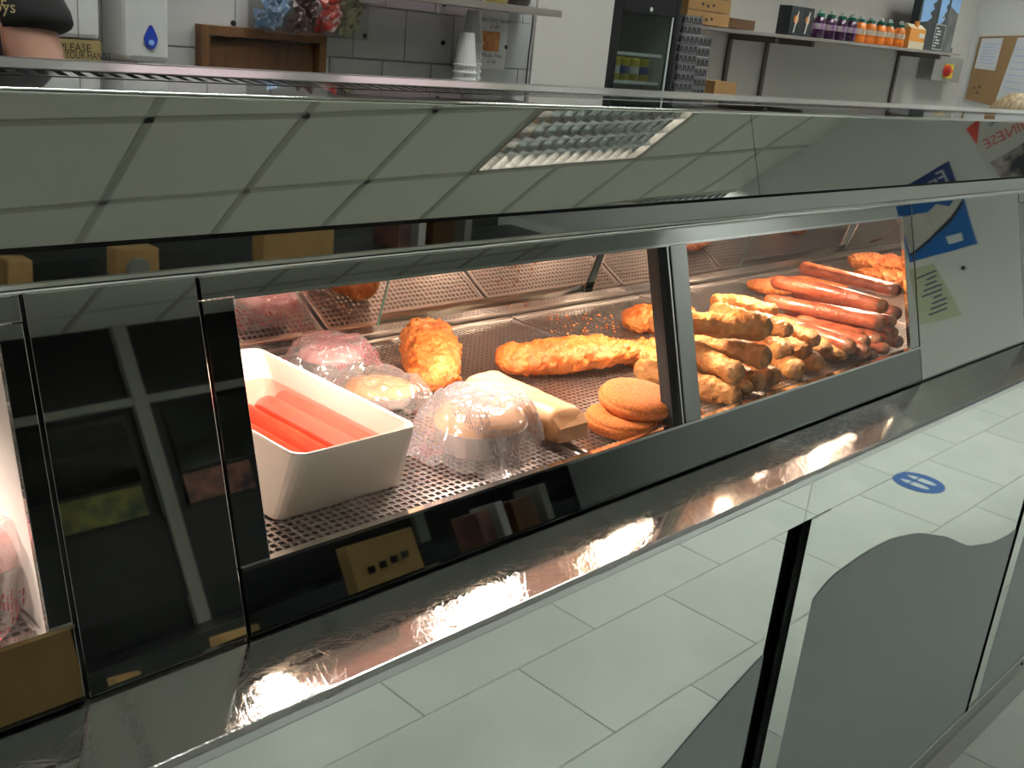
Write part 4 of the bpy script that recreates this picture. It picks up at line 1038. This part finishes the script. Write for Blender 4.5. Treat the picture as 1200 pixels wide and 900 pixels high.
for px, py, yb_ in ((903, 50, 108), (1057, 62, 120), (860, 42, 87), (985, 60, 118)):
    if px == 985: continue
    x = on_y(px, py, SY1 - .02).x; zt2 = shelf_z(x) - .013
    MB().box(x - .012, x + .012, SY1 - .012, SY1 - .002, zt2 - (.30 if px != 860 else .22), zt2).build('wall_upright', 'bracket', sh)
    MB().box(x - .012, x + .012, SY0 + .03, SY1 - .012, zt2 - .024, zt2).build('bracket_arm', 'bracket', sh)
kr = lambda px, py, y: on_y(px, py, y)
xk0 = on_y(806, 10, SY0 + .02).x; xk1 = on_y(857, 10, SY0 + .02).x; hk = .048
for k in range(3):
    z = shelf_z(xk0) + .004 + k * hk
    tt = thing('cardboard_box', 'brown cardboard box on the left shelf end, %s of three stacked' % ['lowest', 'middle', 'topmost'][k], 'box', ((xk0 + xk1) / 2, 2.45, z))
    MB().box(xk0, xk1 - .004 * k, SY0 + .02, SY1 - .01, z + .001, z + hk - .001).build('carton', 'kraft', tt, bevel=.001)
    if k < 2:
        for dx in (.05, .085, .12):
            c = Vector((xk0 + .04 + dx, SY0 + .02, z + hk * (.5 if dx != .085 else .4)))
            MB().lathe([(0, 0), (.006, 0), (.006, .002), (0, .002)], c, 10, ax=Matrix.Rotation(PI / 2, 3, 'X')).build('vent_hole', 'black_ink', tt)
xk2 = xk1 + .003; z = shelf_z(xk2 + .15) + .002
tt = thing('cardboard_box', 'low brown tray box beside the stacked cardboard boxes on the shelf', 'box', (xk2 + .06, 2.42, z))
MB().box(xk2, on_y(885, 27, SY0 + .02).x, SY0 + .02, SY0 + .16, z, z + .036).build('carton', 'wood', tt)
a, b = on_y(833, 108, 2.3), on_y(864, 97, 2.3)
tt = thing('cardboard_box', 'small brown box lying low under the shelf, right of the pizza boxes', 'box', ((a.x + b.x) / 2, 2.35, fz0))
MB().box(a.x + .02, b.x, 2.3, 2.4, fz0, max(b.z, fz0 + .03)).build('carton', 'kraft', tt)

# bottles: one of each kind then copies
def bottle(kind):
    t = thing('juice_bottle', 'x', 'bottle', (0, 0, 0)); jm, lm = ('orange_juice', 'label_pale') if kind == 'o' else ('purple_juice', 'label_purple')
    a = MB().lathe([(.024, 0), (.028, .004), (.028, .030), (.025, .036), (.028, .042), (.028, .075), (.025, .095), (.014, .106), (.013, .112)], (0, 0, 0), 18).build('bottle_body', jm, t, smooth=True)
    b = MB().lathe([(.0284, .044), (.0284, .072)], (0, 0, 0), 18).build('label_band', lm, t)
    c = MB().lathe([(.019, .106), (.019, .120), (.015, .122)], (0, 0, 0), 14).build('cap', 'cap_green', t)
    d_ = MB().lathe([(.009, .122), (.010, .136), (.007, .140)], (0, 0, 0), 12).build('sport_spout', 'cap_clear', t)
    kids(t, [a, b, c, d_]); return t
pb_ = bottle('p'); ob_ = bottle('o')
ordn = ['first', 'second', 'third', 'fourth', 'fifth', 'sixth', 'seventh']
def place_bottle(proto, first, x, y, label, grp):
    o = proto if first else copy_tree(proto)
    o.scale = (.96, .96, .84); o.location = (x, y, shelf_z(x) + .0005); o['label'] = label; o['group'] = grp
for k, px in enumerate((958, 971, 984, 996)):
    place_bottle(pb_, k == 0, on_y(px, 40, SY0 + .05).x, SY0 + .05, 'dark purple juice bottle, %s from the left in the front row on the shelf' % ordn[k], 'purple juice bottles on the shelf')
for k, px in enumerate((1006, 1018, 1030, 1040, 1053)):
    place_bottle(ob_, k == 0, on_y(px, 45, SY0 + .05).x, SY0 + .05, 'orange juice bottle, %s from the left in the front row on the shelf' % ordn[k], 'orange juice bottles on the shelf')
for k in range(4):
    place_bottle(pb_, False, on_y(962 + 12.5 * k, 40, SY0 + .05).x + .02, SY0 + .13, 'purple juice bottle in the back row, only its green cap showing', 'purple juice bottles in the back row')
for k in range(5):
    place_bottle(ob_, False, on_y(1010 + 12 * k, 40, SY0 + .05).x + .02, SY0 + .13, 'orange juice bottle in the back row, only its green cap showing', 'orange juice bottles in the back row')
# printed black boxes with straws
xa, xb = on_y(925, 30, SY0 + .03).x, on_y(952, 30, SY0 + .03).x
for k in range(2):
    x0 = xa + (xb - xa) * k / 2; x1 = xa + (xb - xa) * (k + 1) / 2 - .002; z = shelf_z(x0)
    tt = thing('drink_carton', 'small black carton with orange fruit print and white straw, %s of two' % ['left', 'right'][k], 'carton', ((x0 + x1) / 2, SY0 + .06, z))
    MB().box(x0, x1, SY0 + .03, SY0 + .09, z, z + .115).build('carton_body', 'poster_dark', tt)
    m_ = (x0 + x1) / 2
    MB().lathe([(0, 0), (.017, 0), (.017, .0015), (0, .0015)], (m_, SY0 + .03, z + .065), 18, ax=Matrix.Rotation(PI / 2, 3, 'X')).build('fruit_print', 'carton', tt)
    MB().tube([(m_ - .014, SY0 + .026, z + .012), (m_ + .006, SY0 + .026, z + .098)], .003, 8).build('straw', 'paper_plain', tt)
x0, x1 = on_y(953, 30, SY0 + .04).x - .012, on_y(953, 30, SY0 + .04).x
# juice carton
a = on_y(1064, 52, SY0 + .03); b = on_y(1082, 52, SY0 + .03); z = shelf_z(a.x)
tt = thing('juice_carton', 'orange and cream juice carton with a gable top, right of the orange bottles', 'carton', ((a.x + b.x) / 2, SY0 + .06, z))
MB().box(a.x, b.x, SY0 + .03, SY0 + .09, z, z + .095).build('carton_body', 'carton', tt)
MB().box(a.x, b.x, SY0 + .0285, SY0 + .03, z + .001, z + .035).build('cream_print', 'cream', tt)
MB().box(a.x + (b.x - a.x) * .6, b.x - .008, SY0 + .0285, SY0 + .03, z + .055, z + .075).build('white_print', 'paper_plain', tt)
MB().px([(SY0 + .03, z + .095), (SY0 + .058, z + .115), (SY0 + .062, z + .115), (SY0 + .09, z + .095)], a.x, b.x).build('gable_top', 'cream', tt)
MB().lathe([(.012, .10), (.012, .13), (0, .13)], ((a.x + b.x) / 2, SY0 + .045, z + 0), 12).build('cap', 'carton', tt)
# tall dark picture boxes
specs = [((1070, 52), (1092, 54), 'tall dark box printed with pale blue sky, left of three on the shelf end', 0), ((1091, 55), (1114, 57), 'tall black box with white lettering lines, middle of three on the shelf end', 1), ((1114, 57), (1128, 58), 'tall box with a grey rock print, right of three on the shelf end', 2)]
for a, b, lab, n_ in specs:
    p, q = on_y(*a, SY0 + .10), on_y(*b, SY0 + .10); z = shelf_z(q.x) + .001; hgt = .32
    q.x = min(q.x, 5.71)
    tt = thing('display_box', lab, 'box', ((p.x + q.x) / 2, SY0 + .12, z))
    MB().box(p.x + .001, q.x - .005, SY0 + .10, SY0 + .14, z, z + hgt).build('carton', 'poster_dark' if n_ < 2 else 'poster_bark', tt)
    w = q.x - p.x; y_ = SY0 + .10
    sky = [(p.x + w * .08, y_, z + hgt - .01)]
    for k in range(9):
        zz = z + hgt * (.95 - k * .065); sky.append((p.x + w * (.72 + (.16 if k % 2 else 0) - .03 * k), y_, zz))
    sky.append((p.x + w * .12, y_, z + hgt * .40))
    if n_ < 2: MB().prism(sky, (0, -.0012, 0)).build('sky_print', 'poster_sky', tt)
    else:
        MB().prism([(p.x + .004, y_, z + hgt * .6), (q.x - .006, y_, z + hgt * .7), (q.x - .006, y_, z + hgt), (p.x + .004, y_, z + hgt)], (0, -.0012, 0)).build('sky_print', 'poster_sky', tt)
    if n_ == 1:
        fr = MB(); fr.box(p.x + .01, q.x - .014, y_ - .0012, y_, z + .006, z + .010).box(p.x + .01, q.x - .014, y_ - .0012, y_, z + .128, z + .131).box(p.x + .008, p.x + .011, y_ - .0012, y_, z + .006, z + .131).box(q.x - .015, q.x - .012, y_ - .0012, y_, z + .006, z + .131)
        fr.build('white_border', 'paper_plain', tt)
        ln = MB()
        for k in range(7):
            zz = z + .02 + .0145 * k; o_ = .008 * (k % 3)
            ln.box(p.x + .018 + o_, p.x + .05 + .012 * ((k * 2) % 3) + o_, y_ - .0013, y_, zz, zz + .007)
        ln.build('white_text_lines', 'paper_plain', tt)
        MB().lathe([(0, 0), (.011, 0), (.011, .0015), (0, .0015)], (p.x + w * .5, y_, z + .165), 18, ax=Matrix.Rotation(PI / 2, 3, 'X')).build('round_emblem', 'paper_plain', tt)
        MB().lathe([(0, 0), (.006, 0), (.006, .0012), (0, .0012)], (p.x + w * .5 - .001, y_ - .0015, z + .166), 14, ax=Matrix.Rotation(PI / 2, 3, 'X')).build('emblem_eye', 'black_ink', tt)
# isolator switch
IY = YB - .09
p, q = on_y(1091, 94, IY), on_y(1130, 69, IY)
tt = thing('isolator_switch', 'grey electrical isolator box with a red knob on a yellow plate', 'switch', ((p.x + q.x) / 2, YB, p.z))
MB().box(p.x, q.x, IY, YB - .002, p.z, q.z).build('housing', 'grey_box', tt, bevel=.004)
a, b = on_y(1104, 91, IY), on_y(1118, 76, IY)
MB().box(a.x, b.x, IY - .004, IY, a.z, b.z).build('yellow_plate', 'yellow_plate', tt)
c = on_y(1108, 83, IY - .004)
kn = MB().lathe([(.031, 0), (.031, .012), (.027, .022), (0, .022)], c, 24, ax=Matrix.Rotation(PI / 2, 3, 'X')).build('rotary_knob', 'red_knob', tt)
MB().box(c.x - .024, c.x + .024, c.y - .032, c.y - .020, c.z - .007, c.z + .007).build('grip', 'red_knob', kn)
p2 = on_y(1115, 64, IY + .02); MB().box(p2.x - .02, p2.x + .02, IY + .03, YB - .01, q.z, q.z + .05).build('conduit', 'bracket', tt)
p, q = on_y(1076, 92, YB - .003), on_y(1091, 77, YB - .003)
tt = thing('warning_label', 'yellow and black warning label beside the isolator switch', 'label', ((p.x + q.x) / 2, YB, p.z))
MB().box(p.x, q.x, YB - .003, YB, p.z, p.z + (q.z - p.z) * .66).build('yellow_half', 'yellow_sign', tt)
MB().box(p.x, q.x, YB - .003, YB, p.z + (q.z - p.z) * .66, q.z).build('black_half', 'black_ink', tt)

# cork board on the right-hand wall
XW = XR - .002
def wallpoly(pix, x=XW): return [on_x(px_, py_, x) for px_, py_ in pix]
tt = thing('cork_board', 'brown cork board pinned with papers on the right-hand white wall', 'board', on_x(1150, 117, XW))
cp = wallpoly([(1149, 43), (1222, 41), (1190, 130), (1132, 116)])
MB().prism(cp, (-.012, 0, 0)).build('board', 'cork', tt)
for px_, py_ in ((1141, 103), (1148, 102), (1145, 109)):
    c = on_x(px_, py_, XW - .013); MB().lathe([(0, 0), (.006, 0), (.004, .01), (0, .01)], c, 8, ax=Matrix.Rotation(-PI / 2, 3, 'Y')).build('push_pin', 'black_ink', tt)
for k, pix in enumerate(([(1151, 45), (1176, 44.5), (1166, 83), (1142, 80)], [(1193, 44), (1222, 44), (1196, 124), (1167, 117)])):
    pp = wallpoly(pix, XW - .0135)
    tt = thing('pinned_paper', ['small white sheet clipped at the top left of the cork board', 'long white sheet on the right half of the cork board'][k], 'paper', pp[3])
    MB().prism(pp, (-.0015, 0, 0)).build('sheet', 'paper', tt)
    ln = MB()
    for r in range(7):
        f0 = .18 + r * .1; A = pp[0].lerp(pp[3], f0); B = pp[1].lerp(pp[2], f0)
        a_, b_ = A.lerp(B, .12), A.lerp(B, .75 if r % 2 else .85); u = (pp[3] - pp[0]).normalized() * .003
        ln.prism([a_ - Vector((.0015, 0, 0)), b_ - Vector((.0015, 0, 0)), b_ + u - Vector((.0015, 0, 0)), a_ + u - Vector((.0015, 0, 0))], (-.0004, 0, 0))
    ln.build('writing_lines', 'blue_light', tt)
# pink strip lights over the back wall, seen only in the polished canopy top
for k, (x0, x1) in enumerate(((1.05, 1.42), (1.62, 2.1))):
    tt = thing('strip_light', 'pinkish strip light above the frame, mirrored %s in the canopy top' % ['farthest left', 'second from the left'][k], 'light', ((x0 + x1) / 2, W - .02, H0 + .18))
    MB().box(x0 - .02, x1 + .02, W - .05, W - .003, H0 + .20, H0 + .235).build('housing', 'house_white', tt)
    MB().tube([(x0, W - .03, H0 + .185), (x1, W - .03, H0 + .185)], .013, 8).build('tube_lamp', 'pink_tube', tt)

# ================================================================== CUSTOMER SIDE (seen in the mirrors)
# posters on the right wall: reading direction is -y
def rp(y, z, x=XR - .001): return Vector((x, y, z + H0))
def rpoly(pts, x, m, name, parent, th=.0012): return MB().prism([rp(y, z, x) for y, z in pts], (-th, 0, 0)).build(name, m, parent)
tt = thing('chinese_leaflet', 'white poster headed CHINESE with red print, on the far right wall', 'poster', rp(-.5, .36))
rpoly([(-.73, .82), (-.22, .90), (-.20, .36), (-.70, .34)][::-1], XR - .001, 'paper_plain', 'sheet', tt)
# sheet runs from y=-.22 (left when read) to y=-.73 (right)
rpoly([(-.73, .82), (-.62, .835), (-.71, .70)], XR - .0025, 'red_print', 'red_corner', tt)
text_on('CHINESE', .085, rp(-.50, .675, XR - .003), (0, -1, 0), (0, 0, 1), 'red_print', tt, width=.34)
text_on('celebrate', .05, rp(-.45, .775, XR - .003), (0, -1, 0), (0, 0, 1), 'navy_print', tt, width=.30)
rpoly([(-.68, .57), (-.24, .60), (-.24, .40), (-.66, .38)], XR - .0025, 'pic_mixed', 'photo', tt)
tt = thing('fish_poster', 'blue and white poster with a fish fillet photo on the far right wall', 'poster', rp(-1.15, .04))
rpoly([(-1.38, .07), (-.955, .03), (-.90, .70), (-1.32, .68)], XR - .001, 'blue_print', 'sheet', tt)
rpoly([(-1.33, .50), (-.915, .50), (-.90, .70), (-1.32, .68)], XR - .0025, 'navy_print', 'heading_band', tt)
text_on('Fry', .12, rp(-1.02, .625, XR - .004), (0, -1, 0), (0, 0, 1), 'paper_plain', tt)
rpoly([(-1.36, .12), (-1.20, .17), (-1.05, .24), (-.945, .31), (-.99, .33), (-1.03, .30), (-1.10, .345), (-1.17, .32), (-1.24, .34), (-1.35, .35)], XR - .0035, 'fish_white', 'fish_photo', tt)
rpoly([(-1.36, .105), (-1.20, .15), (-1.05, .215), (-.95, .285), (-.945, .31), (-1.05, .24), (-1.20, .17), (-1.36, .12)], XR - .0036, 'black_ink', 'fish_shadow', tt)
rpoly([(-1.12, .09), (-1.02, .08), (-1.02, .13), (-1.12, .14)], XR - .0036, 'paper', 'footer_print', tt)
tt = thing('yellow_note', 'pale yellow handwritten notice below the fish poster on the far right wall', 'notice', rp(-1.3, -.34))
rpoly([(-1.46, -.32), (-1.19, -.35), (-1.24, .01), (-1.40, .03)], XR - .001, 'note_yellow', 'sheet', tt)
ln = MB()
for r in range(9):
    z = -.045 - .030 * r; w0 = .02 + .02 * ((r * 3) % 4)
    ln.prism([rp(-1.40 + w0, z, XR - .0025), rp(-1.24 - .01 * (r % 3), z + .004, XR - .0025), rp(-1.24 - .01 * (r % 3), z + .013, XR - .0025), rp(-1.40 + w0, z + .009, XR - .0025)], (-.0004, 0, 0))
ln.build('handwriting', 'navy_print', tt)
c = rp(-1.08, -.08); o = MB().lathe([(0, 0), (.014, 0), (.010, .02), (0, .02)], c, 10, ax=Matrix.Rotation(-PI / 2, 3, 'Y')).build('wall_hook', 'black_ink', origin=c); tag(o, 'small black hook on the far right wall beside the fish poster', 'hook')
# narrow black shelf with kraft bags behind the customer
o = thing('bag_shelf', 'narrow black shelf behind the customer, mirrored in the lower steel band', 'shelf', (.8, -.95, 0))
MB().box(-1.4, 2.66, -1.06, -.80, .838, .856).build('shelf_top', 'black_wall', o)
for x in (-1.2, .3, 1.4, 2.55): MB().box(x, x + .05, -1.05, -1.0, 0, .838).build('leg', 'black_wall', o)
def kraft_bag(x0, x1, z1, label, holes=False):
    t = thing('paper_bag', label, 'bag', ((x0 + x1) / 2, -.88, .857))
    w = x1 - x0
    MB().prism([(x0, -.845, .857), (x1, -.85, .857), (x1 + .004, -.86, z1), (x0 + .006, -.855, z1 + .006)], (0, -.055, 0)).build('bag_body', 'bag_kraft', t, bevel=.004)
    if holes:
        mb = MB()
        for k in range(4): xx = x0 + w * (.2 + .17 * k); mb.box(xx, xx + w * .09, -.8475, -.842, .938 + .003 * k, .956 + .003 * k)
        mb.build('printed_marks', 'black_ink', t)
    return t
kraft_bag(1.51, 1.74, H0 - .485, 'brown paper bag with a row of dark marks, mirrored below the dish', True)
kraft_bag(.60, .80, H0 - .45, 'wide brown paper bag mirrored at the bottom left corner')
kraft_bag(.86, .92, H0 - .59, 'low brown paper bag mirrored at the foot of the black panel')
kraft_bag(1.11, 1.22, H0 - .585, 'short brown paper bag mirrored beside the black panel edge')
t = thing('tape_roll', 'roll of tape standing before the short paper bag', 'tape', (1.15, -.82, .857))
MB().lathe([(.014, -.008), (.026, -.008), (.026, .008), (.014, .008)], (1.15, -.82, .857 + .027), 26, ax=Matrix.Rotation(PI / 2, 3, 'X')).build('tape', 'grey_box', t)
for k, (x0, x1, z1, m_, lab) in enumerate(((1.98, 2.03, 1.00, 'menu_red', 'narrow dark red folder standing on the black shelf'), (2.06, 2.09, 1.01, 'paper_plain', 'narrow pale folder standing on the black shelf'), (2.12, 2.21, 1.0, 'wood', 'brown wooden block standing on the black shelf'), (2.25, 2.28, 1.02, 'pale_frame', 'thin grey folder standing on the black shelf'))):
    o = MB().box(x0, x1, -.98, -.86, .857, z1).build('folder' if k != 2 else 'wooden_block', m_, origin=((x0 + x1) / 2, -.92, .857), bevel=.002); tag(o, lab + ' behind the customer', 'folder' if k != 2 else 'block')
# footprint sticker on the floor
c = Vector((3.87, -.22, .0005))
t = thing('floor_sticker', 'round blue footprint sticker on the tiled floor', 'sticker', c)
MB().lathe([(0, 0), (.10, 0), (.10, .001), (0, .001)], c, 32).build('disc', 'foot_blue', t)
for s_ in (-1, 1):
    pts = [(c.x + .020 * math.cos(a) * (1 + .15 * math.sin(a)) + .032 * s_, c.y + .058 * math.sin(a), c.z + .0012) for a in [2 * PI * k / 18 for k in range(18)]]
    MB().prism(pts, (0, 0, .0006)).build('footprint', 'floor_tile', t)
    MB().box(c.x + .032 * s_ - .024, c.x + .032 * s_ + .024, c.y - .020, c.y - .012, c.z + .0016, c.z + .0024).build('heel_gap', 'foot_blue', t)

# ================================================================== PEOPLE
def skin_body(name, joints, edges, m, parent, base, sub=2):
    me = bpy.data.meshes.new(name); b = Vector(base)
    me.from_pydata([tuple(Vector(j_[0]) - b) for j_ in joints], edges, [])
    o = bpy.data.objects.new(name, me); COL.objects.link(o); o.parent = parent; o['_o'] = tuple(base)
    sk = o.modifiers.new('skin', 'SKIN'); sk.use_smooth_shade = True
    for i, j_ in enumerate(joints):
        v_ = me.skin_vertices[0].data[i]; r = j_[1]; v_.radius = r if isinstance(r, tuple) else (r, r); v_.use_root = (i == 0)
    ss = o.modifiers.new('sub', 'SUBSURF'); ss.levels = sub; ss.render_levels = sub
    me.materials.append(M[m]); return o
def head(base, c, face, hairm, parent, r=.095, tilt=0.0):
    """egg-shaped head with nose, eyes, ears, mouth; face = unit direction it looks"""
    f = Vector(face).normalized(); sdv = f.cross(Vector((0, 0, 1))).normalized(); up = sdv.cross(f).normalized(); c = Vector(c)
    def P(a, b, d_): return c + sdv * a + f * b + up * d_
    mb = MB(); vs = []; fs = []; NR, NS = 20, 24
    for i in range(NR + 1):
        ph = PI * i / NR; z = math.cos(ph); rr = math.sin(ph)
        for k in range(NS):
            th = 2 * PI * k / NS; x = math.cos(th) * rr; y = math.sin(th) * rr
            sx = .075 * (1 - .18 * max(0, -z)); sy = .095
            q = [x * sx, y * sy, z * .118]
            if y > .3: 
                nz = math.exp(-((z + .12) / .16) ** 2 - (x / .18) ** 2) * .022; q[1] += nz
                q[1] -= .008 * math.exp(-((z - .1) / .12) ** 2) * math.exp(-((abs(x) - .38) / .2) ** 2)
            vs.append(P(*q))
    for i in range(NR):
        for k in range(NS): fs.append((i * NS + k, i * NS + (k + 1) % NS, (i + 1) * NS + (k + 1) % NS, (i + 1) * NS + k))
    h_ = MB().add(vs, fs).build('head', 'skin', parent, smooth=True)
    for s_ in (-1, 1):
        MB().lathe([(0, -.009), (.007, -.006), (.010, 0), (.007, .006), (0, .009)], P(.030 * s_, .082, .006), 10).build('eye', 'white_plastic', h_, smooth=True)
        MB().lathe([(0, -.02), (.012, -.012), (.014, .005), (.009, .02), (0, .022)], P(.076 * s_, -.005, -.005), 10, sx=.5).build('ear', 'skin', h_, smooth=True)
    MB().tube([P(-.022, .088, -.052), P(0, .094, -.054), P(.022, .088, -.052)], [.003, .005, .003], 8).build('mouth', 'red_liquid', h_, smooth=True)
    hv = []; hf = []
    for i in range(12):
        ph = PI * .58 * i / 11; z = math.cos(ph); rr = math.sin(ph)
        for k in range(NS):
            th = 2 * PI * k / NS; x = math.cos(th) * rr; y = math.sin(th) * rr
            back = 1.0 if y < .35 or z > .45 else .90
            w_ = 1 + .02 * math.sin(7 * th + 3 * i)
            hv.append(P(x * .086 * back * w_, y * .104 * back * w_ - .004, z * .130))
    for i in range(11):
        for k in range(NS): hf.append((i * NS + k, i * NS + (k + 1) % NS, (i + 1) * NS + (k + 1) % NS, (i + 1) * NS + k))
    MB().add(hv, hf).build('hair', hairm, parent, smooth=True)
    return h_
def hand(parent, wrist, dirv, side, base, curl=.5):
    """palm and five fingers"""
    w = Vector(wrist); d_ = Vector(dirv).normalized(); s_ = Vector(side).normalized(); n_ = d_.cross(s_)
    J = [(w, .024), (w + d_ * .045, (.040, .016)), (w + d_ * .085, (.040, .014))]; E = [(0, 1), (1, 2)]
    o = skin_body('hand', J, E, 'skin', parent, base, 1)
    for k, ln in enumerate((.070, .080, .075, .058)):
        a = w + d_ * .078 + s_ * (-.030 + .020 * k); b = a + d_ * ln * .5 + n_ * ln * .12 * curl; c = b + d_ * ln * .35 + n_ * ln * .35 * curl
        MB().tube([a, b, c], [.0095, .0085, .0065], 8).build('finger', 'skin', o, smooth=True)
    a = w + d_ * .03 - s_ * .034; MB().tube([a, a + d_ * .03 - s_ * .022, a + d_ * .058 - s_ * .028], [.012, .010, .008], 8).build('thumb', 'skin', o, smooth=True)
# staff member at the upper left
bx, by = .56, 1.93
t = thing('person', 'person in a black T-shirt with gold lettering standing behind the counter, arm bent', 'person', (bx, by, 0))
B_ = (bx, by, 0)
sh_z = 1.53
el = on_y(40, 90, 1.86); 
hem = on_y(50, 55, 1.94)
J = [((bx, by, .98), (.155, .11)), ((bx, by, 1.2), (.155, .115)), ((bx, by, 1.42), (.17, .115)), ((bx, by, 1.56), (.07, .07)), ((bx, by, 1.62), (.055, .058)),
     ((bx + .17, by, 1.51), .07), ((el.x, 1.86, 1.40), .050), ((el.x + .01, 1.84, 1.33), .046), ((el.x - .10, 1.62, 1.24), .036), ((el.x - .16, 1.52, 1.22), .026),
     ((bx - .17, by, 1.51), .07), ((bx - .24, by, 1.25), .047), ((bx - .20, by - .16, 1.08), .036), ((bx - .18, by - .24, 1.03), .026),
     ((bx + .09, by, .88), .10), ((bx + .10, by, .50), .065), ((bx + .10, by, .09), .045), ((bx + .10, by - .12, .04), .04),
     ((bx - .09, by, .88), .10), ((bx - .10, by, .50), .065), ((bx - .10, by, .09), .045), ((bx - .10, by - .12, .04), .04)]
E_ = [(0, 1), (1, 2), (2, 3), (3, 4), (2, 5), (5, 6), (6, 7), (7, 8), (8, 9), (2, 10), (10, 11), (11, 12), (12, 13), (0, 14), (14, 15), (15, 16), (16, 17), (0, 18), (18, 19), (19, 20), (20, 21)]
skin_body('body', J, E_, 'skin', t, B_)
Js = [((bx, by, .93), (.172, .128)), ((bx, by, 1.2), (.172, .130)), ((bx, by, 1.42), (.19, .135)), ((bx, by, 1.545), (.085, .082)), ((bx + .18, by, 1.515), .085), ((el.x + .010, 1.865, 1.445), .070), ((el.x + .010, 1.86, 1.418), .066),
      ((bx - .18, by, 1.515), .085), ((bx - .225, by, 1.33), .066)]
skin_body('t_shirt', Js, [(0, 1), (1, 2), (2, 3), (2, 4), (4, 5), (5, 6), (2, 7), (7, 8)], 'shirt', t, B_)
Jt = [((bx, by, 1.0), (.165, .12)), ((bx + .09, by, .86), .115), ((bx + .10, by, .50), .082), ((bx + .10, by, .06), .068), ((bx - .09, by, .86), .115), ((bx - .10, by, .50), .082), ((bx - .10, by, .06), .068)]
skin_body('trousers', Jt, [(0, 1), (1, 2), (2, 3), (0, 4), (4, 5), (5, 6)], 'trousers', t, B_)
head(B_, (bx, by - .02, 1.73), (.3, -1, -.1), 'hair_dark', t)
hand(t, (el.x - .16, 1.52, 1.22), (-.7, -1, -.1), (1, -.7, 0), B_)
hand(t, (bx - .18, by - .24, 1.03), (.3, -1, -.3), (1, .3, 0), B_)
yt_ = by - .175
text_on("E", .022, on_y(4, 1.5, yt_), (1, .1, 0), (0, 0, 1), 'gold', t, name='shirt_lettering')
text_on("oys", .026, on_y(5, 8, yt_), (1, .1, 0), (0, 0, 1), 'gold', t, name='shirt_lettering')
# stooping person at the right
hc = on_y(1187, 128, 1.62); hb = (hc.x, 1.70, 0)
t = thing('person', 'blonde person bending down behind the right end of the counter, only hair visible', 'person', hb)
top = on_y(1187, 107, 1.62); hz = top.z - .128
hx = hc.x
J = [((hx, 1.95, .92), (.15, .12)), ((hx, 1.90, 1.05), (.15, .12)), ((hx, 1.78, 1.18), (.15, .11)), ((hx, 1.68, 1.24), (.06, .06)), ((hx, 1.65, hz - .06), (.052, .052)),
     ((hx + .17, 1.76, 1.17), .06), ((hx + .22, 1.66, .98), .045), ((hx + .16, 1.50, .95), .034), ((hx + .12, 1.42, .95), .026),
     ((hx - .17, 1.76, 1.17), .06), ((hx - .22, 1.66, .98), .045), ((hx - .16, 1.50, .95), .034), ((hx - .12, 1.42, .95), .026),
     ((hx + .09, 1.95, .82), .09), ((hx + .10, 1.90, .46), .06), ((hx + .10, 1.95, .09), .045), ((hx + .10, 1.83, .04), .04),
     ((hx - .09, 1.95, .82), .09), ((hx - .10, 1.90, .46), .06), ((hx - .10, 1.95, .09), .045), ((hx - .10, 1.83, .04), .04)]
E_ = [(0, 1), (1, 2), (2, 3), (3, 4), (2, 5), (5, 6), (6, 7), (7, 8), (2, 9), (9, 10), (10, 11), (11, 12), (0, 13), (13, 14), (14, 15), (15, 16), (0, 17), (17, 18), (18, 19), (19, 20)]
skin_body('body', J, E_, 'skin', t, hb)
skin_body('shirt', [((hx, 1.96, .88), (.165, .14)), ((hx, 1.90, 1.05), (.165, .14)), ((hx, 1.78, 1.18), (.165, .125)), ((hx, 1.70, 1.225), (.08, .08)), ((hx + .175, 1.76, 1.165), .075), ((hx + .215, 1.68, 1.02), .06), ((hx - .175, 1.76, 1.165), .075), ((hx - .215, 1.68, 1.02), .06)],
          [(0, 1), (1, 2), (2, 3), (2, 4), (4, 5), (2, 6), (6, 7)], 'shirt', t, hb)
skin_body('trousers', [((hx, 1.95, .92), (.16, .13)), ((hx + .09, 1.95, .80), .105), ((hx + .10, 1.90, .46), .078), ((hx + .10, 1.95, .06), .065), ((hx - .09, 1.95, .80), .105), ((hx - .10, 1.90, .46), .078), ((hx - .10, 1.95, .06), .065)],
          [(0, 1), (1, 2), (2, 3), (0, 4), (4, 5), (5, 6)], 'trousers', t, hb)
head(hb, (hx, 1.62, hz), (-.2, -1, -.55), 'hair', t)
hand(t, (hx + .12, 1.42, .95), (-.2, -1, -.2), (1, -.2, 0), hb); hand(t, (hx - .12, 1.42, .95), (.2, -1, -.2), (1, .2, 0), hb)

for o in bpy.data.objects:
    if '_o' in o: del o['_o']
